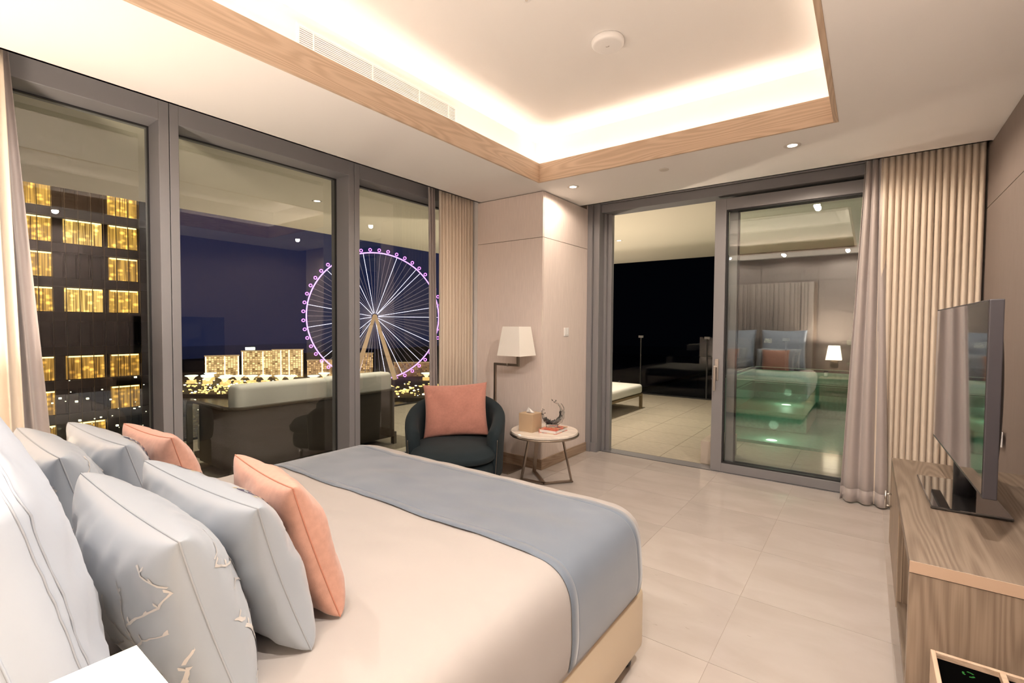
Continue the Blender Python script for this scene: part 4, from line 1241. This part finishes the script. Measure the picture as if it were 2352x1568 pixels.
M['outdoor_cushion'] = mat('outdoor_canvas', (0.74, 0.74, 0.70), 0.85, bump=(500, 0.1, 0.002))
M['bronze'] = mat('bronze_powder_coat', (0.23, 0.17, 0.09), 0.5)
M['weave'] = mat('dark_woven_mesh', (0.045, 0.036, 0.028), 0.75, bump=(220, 0.9, 0.004))
M['sofa_frame'] = mat('dark_sofa_frame', (0.075, 0.066, 0.05), 0.45)
def puff(name, x0, x1, y0, y1, z0, z1, m, parent, bev=0.04):
    b = BM(); box(b, x0, x1, y0, y1, z0, z1, bev, 4)
    return obj(name, b, m, parent, True)
def build_daybed():
    d = thing('daybed', 'white cushioned daybed on a bronze frame, on the terrace', 'daybed', (-3.62, 6.74, 0))
    hx, hy = 0.62, 0.97
    for sx in (-1, 1):
        for sy in (-1, 1): boxo('leg', *sorted((sx * hx, sx * (hx - 0.045))), *sorted((sy * hy, sy * (hy - 0.045))), 0, 0.215, M['bronze'], d, 0.002, 1)
    b = BM(); box(b, -hx, hx, -hy, -hy + 0.04, 0.215, 0.25); box(b, -hx, hx, hy - 0.04, hy, 0.215, 0.25); box(b, -hx, -hx + 0.04, -hy + .04, hy - .04, 0.215, 0.25); box(b, hx - 0.04, hx, -hy + .04, hy - .04, 0.215, 0.25)
    obj('frame', b, M['bronze'], d)
    puff('cushion', -hx, hx, -hy, hy, 0.251, 0.405, M['outdoor_cushion'], d, 0.045)
build_daybed()
def build_outdoor_sofa():
    s = thing('outdoor_sofa', 'dark woven outdoor sofa with pale cushions, its back to the window', 'sofa', (-4.30, 2.72, 0))
    y0, y1, zt = -0.90, 0.92, 0.63
    # woven back, curving into both arms
    def plan(t):   # t 0..1 left arm front -> back -> right arm front
        R = 0.16
        pts = []
        xa = -0.62
        pts += [(xa + (0.62 - R) * k / 8, y0) for k in range(9)]
        pts += [(-R + R * math.sin(a), y0 + R - R * math.cos(a)) for a in [PI / 2 * k / 8 for k in range(1, 9)]]
        pts += [(0, y0 + R + (y1 - y0 - 2 * R) * k / 16) for k in range(1, 17)]
        pts += [(-R + R * math.cos(a), y1 - R + R * math.sin(a)) for a in [PI / 2 * k / 8 for k in range(1, 9)]]
        pts += [(-R - (0.62 - R) * k / 8, y1) for k in range(1, 9)]
        return pts
    P = plan(0); n = len(P) - 1
    b = BM(); grid(b, n, 4, lambda u, v: (*P[round(u * n)], 0.10 + (zt - 0.11) * v)); o = obj('woven_back', b, M['weave'], s, True); solid(o, 0.012)
    # continuous top rail whose ends run forward and turn down as flat arm loops
    rail = BM()
    def loop(y, sgn):
        pts = [(-0.50, y, zt), (-0.80, y, zt - 0.002)]
        pts += [(-0.80 - 0.06 * math.sin(a), y, zt - 0.06 + 0.06 * math.cos(a)) for a in [PI / 2 * k / 5 for k in range(1, 6)]]
        pts += [(-0.86, y, 0.0)]
        return pts
    top = [(x, y, zt) for x, y in P]
    path = list(reversed(loop(y0, -1)))[:-1] + top + loop(y1, 1)[1:]
    for a, c in zip(path, path[1:]): pass
    prev = None
    W, Tk = 0.05, 0.018
    for i, p in enumerate(path):
        p = Vector(p); a = Vector(path[max(0, i - 1)]); c = Vector(path[min(len(path) - 1, i + 1)])
        t = (c - a).normalized(); side = Vector((0, 0, 1)).cross(t) if abs(t.z) < 0.7 else None
        if side is None or side.length < 0.2: side = Vector((0, 1, 0)) * (1 if p.y < 0 else 1)
        side.normalize()
        if abs(p.y - y0) < 0.02: side = Vector((0, -1, 0))
        elif abs(p.y - y1) < 0.02: side = Vector((0, 1, 0))
        nrm = t.cross(side).normalized()
        q = [rail.verts.new(p + side * (sx * W / 2) + nrm * (sz * Tk / 2)) for sx, sz in ((-1, -1), (1, -1), (1, 1), (-1, 1))]
        if prev:
            for k in range(4): rail.faces.new((prev[k], prev[(k + 1) % 4], q[(k + 1) % 4], q[k]))
        prev = q
    obj('arm_rail', rail, M['sofa_frame'], s)
    boxo('seat_frame', -0.84, -0.02, y0 + 0.03, y1 - 0.03, 0.09, 0.14, M['sofa_frame'], s)
    for y in (y0 + 0.04, y1 - 0.04): boxo('leg', -0.08, -0.03, y - 0.02, y + 0.02, 0, 0.10, M['sofa_frame'], s)
    puff('seat_cushion', -0.84, -0.06, y0 + 0.05, 0.0, 0.145, 0.40, M['outdoor_cushion'], s, 0.035)
    puff('seat_cushion', -0.84, -0.06, 0.004, y1 - 0.05, 0.145, 0.40, M['outdoor_cushion'], s, 0.035)
    puff('back_cushion', -0.23, -0.03, y0 + 0.065, 0.04, 0.41, 0.825, M['outdoor_cushion'], s, 0.05)
    puff('back_cushion', -0.23, -0.03, 0.06, y1 - 0.07, 0.41, 0.825, M['outdoor_cushion'], s, 0.05)
build_outdoor_sofa()
boxo('step_block', -1.32, -1.10, 4.957, 5.52, 0.0, 0.228, mat('cream_stone_step', (0.60, 0.53, 0.45), 0.6, vary=(8, 0.06)), None, 0.004, 2)
tag(bpy.data.objects['step_block'], 'cream stone step block outside the sliding door', 'step')
def build_pool():
    p = thing('plunge_pool', 'raised glass-fronted plunge pool glowing green on the terrace', 'pool', (-1.43, 6.20, 0))
    tile = mat('aqua_mosaic', (0.27, 0.42, 0.34), 0.5, vary=(30, 0.12))
    W, D, Hh = 3.6, 2.17, 0.742
    boxo('pool_floor', 0, W, 0.02, D, 0.0, 0.03, tile, p)
    boxo('pool_wall', 0, W, D, D + 0.06, 0.0, 0.70, tile, p)
    boxo('pool_wall', -0.05, 0.0, 0, D + 0.06, 0.0, 0.70, tile, p)
    boxo('bench', 0.0, 0.84, 0.78, D, 0.03, 0.27, tile, p, 0.01, 2)
    pg = pane_mat('pool_glass', (0.80, 0.95, 0.88), 0.02, 0.5)
    bm = BM(); grid(bm, 1, 1, lambda u, v: (W * u, 0.0, 0.0 + Hh * v)); obj('front_glass', bm, pg, p)
    bm = BM(); grid(bm, 1, 1, lambda u, v: (-0.025, D * u, 0.70 + 0.042 * v)); obj('side_glass', bm, pg, p)
    em = mat('glass_edge', (0.55, 0.75, 0.62), 0.15)
    boxo('glass_edge', 0, W, -0.006, 0.006, Hh, Hh + 0.004, em, p)
    boxo('glass_edge', -0.032, -0.020, 0, D, Hh, Hh + 0.004, em, p)
    boxo('glass_edge', 0, W, D + 0.024, D + 0.034, Hh, Hh + 0.004, em, p)
    bm = BM(); grid(bm, 1, 1, lambda u, v: (W * u, 0.005 + (D - 0.005) * v, 0.62)); obj('water_surface', bm, pane_mat('pool_water', (0.72, 0.93, 0.83), 0.03, 0.8), p)
    lm = emit('pool_lamp_lens', (0.9, 1.0, 0.75), 1.6)
    for x, y, z in ((0.54, 0.16, 0.031), (0.52, 1.55, 0.271)):
        b = BM(); lathe(b, [(0, 0.004), (0.05, 0.004), (0.06, 0.0), (0, 0.0)], 24); o = obj('pool_lamp', b, lm, p); o.location = (x, y, z)
        point('pool_light', (-1.43 + x, 6.20 + y, z + 0.16), 1.2, 0.05, (0.75, 1.0, 0.74))
    point('pool_light', (0.9, 6.9, 0.3), 0.8, 0.05, (0.75, 1.0, 0.74))
build_pool()

# ================================================================== CITY BEYOND THE TERRACE
def lit_room_mat(name, hue, strength, seed):
    """a lit hotel room behind curtains: warm, brighter under its ceiling light, with upright folds"""
    m = bpy.data.materials.new(name); nt, b = nodes(m); L = nt.links.new
    b.inputs['Base Color'].default_value = (0.02, 0.015, 0.01, 1)
    tc = nt.nodes.new('ShaderNodeTexCoord')
    oi = nt.nodes.new('ShaderNodeObjectInfo')
    ad = nt.nodes.new('ShaderNodeVectorMath'); ad.operation = 'ADD'
    L(tc.outputs['Object'], ad.inputs[0]); L(oi.outputs['Location'], ad.inputs[1])
    mp = nt.nodes.new('ShaderNodeMapping'); mp.inputs['Scale'].default_value = (1, 5.0, 0.12); mp.inputs['Location'].default_value = (seed, seed, 0)
    L(ad.outputs[0], mp.inputs[0])
    nz = nt.nodes.new('ShaderNodeTexNoise'); nz.inputs['Scale'].default_value = 1.6; nz.inputs['Detail'].default_value = 2
    L(mp.outputs[0], nz.inputs['Vector'])
    mp3 = nt.nodes.new('ShaderNodeMapping'); mp3.inputs['Scale'].default_value = (1, 1.0, 1.4)
    L(ad.outputs[0], mp3.inputs[0])
    vo = nt.nodes.new('ShaderNodeTexVoronoi'); vo.inputs['Scale'].default_value = 1.5; L(mp3.outputs[0], vo.inputs['Vector'])
    cr = nt.nodes.new('ShaderNodeValToRGB'); e = cr.color_ramp.elements
    e[0].position = 0.34; e[0].color = (hue[0] * .12, hue[1] * .09, hue[2] * .05, 1)
    e[1].position = 0.68; e[1].color = (*hue, 1)
    L(nz.outputs['Fac'], cr.inputs[0])
    r2 = nt.nodes.new('ShaderNodeValToRGB'); r2.color_ramp.elements[0].position = 0.12; r2.color_ramp.elements[0].color = (1.8, 1.8, 1.8, 1)
    r2.color_ramp.elements[1].position = 0.45; r2.color_ramp.elements[1].color = (0.55, 0.55, 0.55, 1); L(vo.outputs['Distance'], r2.inputs[0])
    mx = nt.nodes.new('ShaderNodeMix'); mx.data_type = 'RGBA'; mx.blend_type = 'MULTIPLY'; mx.inputs['Factor'].default_value = 1.0
    L(cr.outputs[0], mx.inputs['A']); L(r2.outputs[0], mx.inputs['B'])
    L(mx.outputs['Result'], b.inputs['Emission Color']); b.inputs['Emission Strength'].default_value = strength
    m.cycles.emission_sampling = 'NONE'
    return m
def build_tower():
    X = -64.0
    t = thing('hotel_tower', 'dark glass hotel tower with rows of golden lit rooms', 'building', (X, 0, -100))
    boxo('tower_body', -18, -0.5, -14, 20.6, 0, 140, mat('dark_tower_glass', (0.012, 0.011, 0.012), 0.15), t)
    rooms = [lit_room_mat('lit_room_a', (1.0, 0.55, 0.10), 1.2, 1), lit_room_mat('lit_room_b', (1.0, 0.62, 0.16), 1.8, 5), lit_room_mat('lit_room_c', (0.95, 0.48, 0.08), 0.9, 9)]
    bright = emit('room_ceiling_light', (1.0, 0.72, 0.25), 2.4)
    pelmet = mat('slab_edge', (0.035, 0.028, 0.022), 0.6)
    fin_m = mat('gold_fin', (0.10, 0.06, 0.02), 0.35, metal=0.6)
    cols = {'z': (3.2, 5.6), 'y': (6.0, 7.6), 'A': (8.4, 11.1), 'B': (11.9, 14.9), 'C': (15.4, 17.9), 'D': (18.9, 20.3)}
    plan = {-2: 'AC', -1: 'yAC', 0: 'yABCD', 1: 'yACD', 2: 'yABC', 3: '', 4: 'yABC', 5: 'yAC', 6: 'AB', 7: 'yAC'}
    strength = {4: 2, 5: 2, 6: 2, 7: 2}
    for k, s in plan.items():
        top = 111.6 - 3.4 * k
        for c in s:
            a, b_ = cols[c]
            m = rooms[1] if c == 'B' and k < 4 else rooms[strength.get(k, 0)]
            w = boxo('lit_window', -0.30, -0.25, -(b_ - a) / 2, (b_ - a) / 2, -2.35, 0.0, m, t); w.location = (0, (a + b_) / 2, top)
            bm = BM(); box(bm, -0.24, -0.12, -(b_ - a) / 2 + 0.1, (b_ - a) / 2 - 0.1, -0.14, -0.02); l = obj('cove_light', bm, bright, w)
    sl = None
    for k in range(-3, 16):
        z = 111.6 - 3.4 * k
        if sl is None: sl = boxo('slab_edge', -0.5, 0.0, -14, 20.6, 0.12, 0.95, pelmet, t); sl.location = (0, 0, z)
        else: share(sl, t, (0, 0, z))
    fn = None
    for k in range(-2, 21):
        if fn is None: fn = boxo('facade_fin', 0.0, 0.12, -0.025, 0.025, 40, 130, fin_m, t); fn.location = (0, k, 0)
        else: share(fn, t, (0, k, 0))
build_tower()
def far_facade(name, col, strength, sx, sz, seed):
    """windows too small to tell apart: a lit grid on a pale far facade"""
    m = bpy.data.materials.new(name); nt, b = nodes(m); L = nt.links.new
    b.inputs['Base Color'].default_value = (0.25, 0.2, 0.15, 1); b.inputs['Roughness'].default_value = 0.8
    tc = nt.nodes.new('ShaderNodeTexCoord')
    sep = nt.nodes.new('ShaderNodeSeparateXYZ'); L(tc.outputs['Object'], sep.inputs[0])
    cmb = nt.nodes.new('ShaderNodeCombineXYZ'); L(sep.outputs['X'], cmb.inputs['X']); L(sep.outputs['Z'], cmb.inputs['Y'])
    br = nt.nodes.new('ShaderNodeTexBrick')
    br.offset = 0.0; br.inputs['Scale'].default_value = 1.0
    br.inputs['Brick Width'].default_value = sx; br.inputs['Row Height'].default_value = sz; br.inputs['Mortar Size'].default_value = 0.55; br.inputs['Mortar Smooth'].default_value = 0.3
    br.inputs['Color1'].default_value = (0.10, 0.08, 0.05, 1); br.inputs['Color2'].default_value = (1, 1, 1, 1); br.inputs['Mortar'].default_value = (0.22, 0.2, 0.17, 1)
    br.inputs['Bias'].default_value = -0.05
    L(cmb.outputs[0], br.inputs['Vector'])
    mx = nt.nodes.new('ShaderNodeMix'); mx.data_type = 'RGBA'; mx.blend_type = 'MULTIPLY'; mx.inputs['Factor'].default_value = 1.0
    mx.inputs['A'].default_value = (*col, 1); L(br.outputs['Color'], mx.inputs['B'])
    L(mx.outputs['Result'], b.inputs['Emission Color']); b.inputs['Emission Strength'].default_value = strength
    m.cycles.emission_sampling = 'NONE'
    return m
GOLD = (1.0, 0.66, 0.30)
def build_island():
    G = -100.0
    strip = emit('facade_light_line', (1.0, 0.80, 0.45), 3.2)
    roofm = emit('roof_edge_glow', (0.8, 0.5, 0.25), 0.35)
    fac = far_facade('lit_facade', GOLD, 1.25, 4.4, 3.6, 1); fac2 = far_facade('dim_facade', (1.0, 0.60, 0.25), 0.8, 4.0, 3.4, 2)
    data = [('pale lit block with glowing edges, farthest from the big wheel', -979.4, 401.5, 55.0, 40.4, fac, (-26, -4, 26)),
            ('pale lit block with a bright roof sign in the island row', -930.3, 443.4, 52.6, 49.7, fac, (-26, -9, 25)),
            ('tallest pale lit block in the island row', -887.7, 479.7, 53.5, 52.4, fac, (-24, -2, 12)),
            ('low golden block between the tall blocks and the big wheel', -862.0, 540.0, 62.0, 30.5, fac2, (-30, 4)),
            ('narrow lit block just behind the big wheel legs', -800.0, 590.0, 29.4, 44.5, fac2, (12,)),
            ('long low block with amber windows beyond the big wheel legs', -723.3, 650.9, 80.0, 26.5, far_facade('amber_facade', (0.9, 0.5, 0.15), 0.4, 3.4, 3.2, 3), ()),
            ('small golden block standing behind a low golden block', -895.0, 612.0, 34.0, 34.0, fac2, (-10,))]
    for lab, x, y, w, h, m, lines in data:
        t = thing('island_block', lab, 'building', (x, y, G), math.atan2(y, x) + PI / 2)
        boxo('facade', -w / 2, w / 2, -9, 9, 0, h, m, t)
        boxo('roof_slab', -w / 2 - 1, w / 2 + 1, -10, 10, h, h + 1.0, roofm, t)
        for q in lines:
            boxo('light_line', q - 0.7, q + 0.7, -10.2, -9.1, 2, h - 0.5, strip, t); 
            o = boxo('light_line', q - 0.7, q + 0.7, 9.1, 10.2, 2, h - 0.5, strip, t)
        if 'sign' in lab:
            boxo('roof_sign', 4, 20, 2, 9.8, h + 3, h + 7.5, emit('roof_sign_glow', (0.9, 1.0, 0.6), 6.0), t)
            boxo('sign_post', 11, 13, 4, 6, h + 1, h + 3, roofm, t)
    # shore pavilions with glowing dish roofs
    pav = emit('pavilion_glow', (1.0, 0.72, 0.34), 1.5); rim = emit('pavilion_rim', (0.7, 1.0, 0.9), 2.5); wall = emit('pavilion_shop', (1.0, 0.55, 0.18), 0.9)
    P = [(-917.8, 327.8), (-938.8, 365.0), (-874.2, 364.4), (-858.8, 377.4), (-842.3, 391.2), (-824.7, 406.1), (-806.3, 422.2), (-792.5, 433.1), (-763.5, 457.5), (-790.7, 494.9), (-652.3, 615.2), (-885.0, 340.0), (-850.0, 352.0), (-905, 347)]
    proto = None
    for i, (x, y) in enumerate(P):
        if proto is None:
            t = proto = thing('shore_pavilion', 'glowing dish-roofed shore pavilion on the island promenade', 'pavilion', (x, y, G), 0, 'dish-roofed pavilions along the island shore')
            b = BM(); lathe(b, [(1.6, 2.0), (2.4, 6.0), (5.6, 10.5), (9.3, 12.6), (9.3, 13.2), (0, 12.4)], 20); obj('dish_roof', b, pav, t, True)
            b = BM(); lathe(b, [(9.2, 12.5), (9.7, 12.9), (9.2, 13.4)], 24); obj('rim_light', b, rim, t)
            b = BM(); lathe(b, [(0, 5.5), (7.0, 5.2), (7.0, 0), (0, 0)], 16); obj('shop_ring', b, wall, t)
        else:
            dup(proto, (x, y, G), (0, 0, i * 0.7))
    # island ground and the water
    b = BM()
    shore = [(-1500, 150), (-905, 182), (-781, 274), (-722, 316), (-640, 372), (-560, 420), (-478, 468), (-300, 640), (-300, 1700), (-1700, 1700)]
    top = [b.verts.new((x, y, G)) for x, y in shore]; bot = [b.verts.new((x, y, G - 6)) for x, y in shore]
    b.faces.new(top); n = len(shore)
    for i in range(n): b.faces.new((top[i], top[(i + 1) % n], bot[(i + 1) % n], bot[i]))
    struct(obj('ground_island', b, mat('island_ground', (0.10, 0.075, 0.05), 0.9)), 'dark island ground along the shore', 'ground')
    b = BM(); grid(b, 1, 1, lambda u, v: (-2500 + 2600 * u, -1500 + 4000 * v, G - 4.0))
    wm = mat('night_water', (0.012, 0.012, 0.016), 0.12, spec=0.8, bump=(0.25, 1.0, 0.8, (1.0, 1.0, 1.0)))
    struct(obj('ground_water', b, wm), 'dark sea inlet between tower and island', 'water')
    # uncountable promenade lamps and shop fronts
    rr = random.Random(12)
    for nm, lab, col, st, cnt, sz in (('promenade_lights', 'countless small lamps and shop fronts along the island promenade', (1.0, 0.58, 0.18), 1.6, 620, 1.0), ('white_promenade_lights', 'countless small white lamps along the island promenade', (1.0, 0.85, 0.6), 4.0, 160, 0.8)):
        b = BM()
        for k in range(cnt):
            i = rr.choice((1, 2, 2, 3, 3, 4, 5)); a, c = shore[i], shore[i + 1]; u = rr.random(); d = rr.random() ** 1.3 * 130 + 4
            L = math.hypot(c[0] - a[0], c[1] - a[1]); nx, ny = -(c[1] - a[1]) / L, (c[0] - a[0]) / L
            if nx * -1 + ny * 1 < 0: nx, ny = -nx, -ny
            x, y = a[0] + (c[0] - a[0]) * u + nx * d, a[1] + (c[1] - a[1]) * u + ny * d
            z = G + rr.random() ** 2 * 9; w = sz * rr.uniform(0.5, 1.6)
            box(b, x - w, x + w, y - w, y + w, z, z + w * 1.2)
        o = obj(nm, b, emit(nm + '_glow', col, st)); o['kind'] = 'stuff'; tag(o, lab, 'lamps')
    # glowing specks stand in for city lights mirrored in the lower tower glass
    b = BM()
    for k in range(1100):
        x = rr.uniform(-60, -34); y = rr.uniform(2, 21); z = rr.triangular(-34, -3.0, -16); w = rr.choice((0.03, 0.04, 0.05, 0.07, 0.10))
        if rr.random() < 0.5: x = -62.6
        box(b, x - w, x + w, y - w, y + w, z, z + w * 1.6)
    o = obj('quay_lights', b, emit('quay_lights_glow', (1.0, 0.86, 0.55), 2.5)); o['kind'] = 'stuff'; tag(o, 'countless small glints standing in for city lights mirrored in the lower tower floors', 'lamps')
build_island()
def build_wheel():
    c = Vector((-743.5, 570.2, 16.4)); R = 119.0
    t = thing('ferris_wheel', 'giant observation wheel outlined in violet light', 'ferris wheel', (c.x, c.y, -100), math.atan2(c.y, c.x) + PI / 2)
    h = c.z + 100
    # local frame: wheel plane X-Z, axle along Y
    vio = emit('violet_rim_light', (0.62, 0.26, 1.0), 2.2); vio2 = emit('violet_cabin_light', (0.80, 0.20, 1.0), 2.2)
    white = emit('white_spoke_light', (0.80, 0.74, 1.0), 1.5); dim = emit('faint_spoke_glow', (0.30, 0.24, 0.28), 0.55)  # plain spokes carry a faint glow in place of light falling on them
    legm = emit('lit_leg', (0.62, 0.38, 0.20), 0.55)
    rim = lambda r, y=0, n=120: [(r * math.cos(2 * PI * k / n), y, h + r * math.sin(2 * PI * k / n)) for k in range(n)]
    b = BM(); tube(b, rim(R), 1.15, 6, True); obj('rim', b, vio, t)
    b = BM(); tube(b, [(0, -8, h), (0, 8, h)], 4.5, 16); obj('hub', b, legm, t)
    rr = random.Random(4)
    lit = {2, 9, 13, 16, 22, 26, 27, 34, 36, 41, 45, 49, 52, 57, 61, 64, 70}
    pb = {}
    for k in range(72):
        a = 2 * PI * k / 72
        key = k in lit
        if key not in pb:
            b = BM(); tube(b, [(6, 0, 0), (R - 1.5, 0, 0)], 0.45 if key else 0.36, 5); o = obj('spoke', b, white if key else dim, t); pb[key] = o
            o.location = (0, 0, h); o.rotation_euler = (0, -a, 0)
        else: share(pb[key], t, (0, 0, h), (0, -a, 0))
    cab = None
    for k in range(48):
        a = 2 * PI * (k + 0.5) / 48; p = ((R + 5.2) * math.cos(a), 0, h + (R + 5.2) * math.sin(a))
        if cab is None:
            b = BM(); tube(b, [(2.5 * math.cos(q), 0, 2.5 * math.sin(q)) for q in [2 * PI * j / 16 for j in range(16)]], 0.75, 6, True); cab = obj('cabin', b, vio2, t); cab.location = p
        else: share(cab, t, p)
    for sy in (-1, 1):
        for sx in (-1, 1):
            b = BM(); tube(b, [(sx * 2, sy * 8, h - 2), (sx * 36, sy * 26, 0)], 3.6, 10, False, [3.0, 4.6]); obj('leg', b, legm, t)
build_wheel()
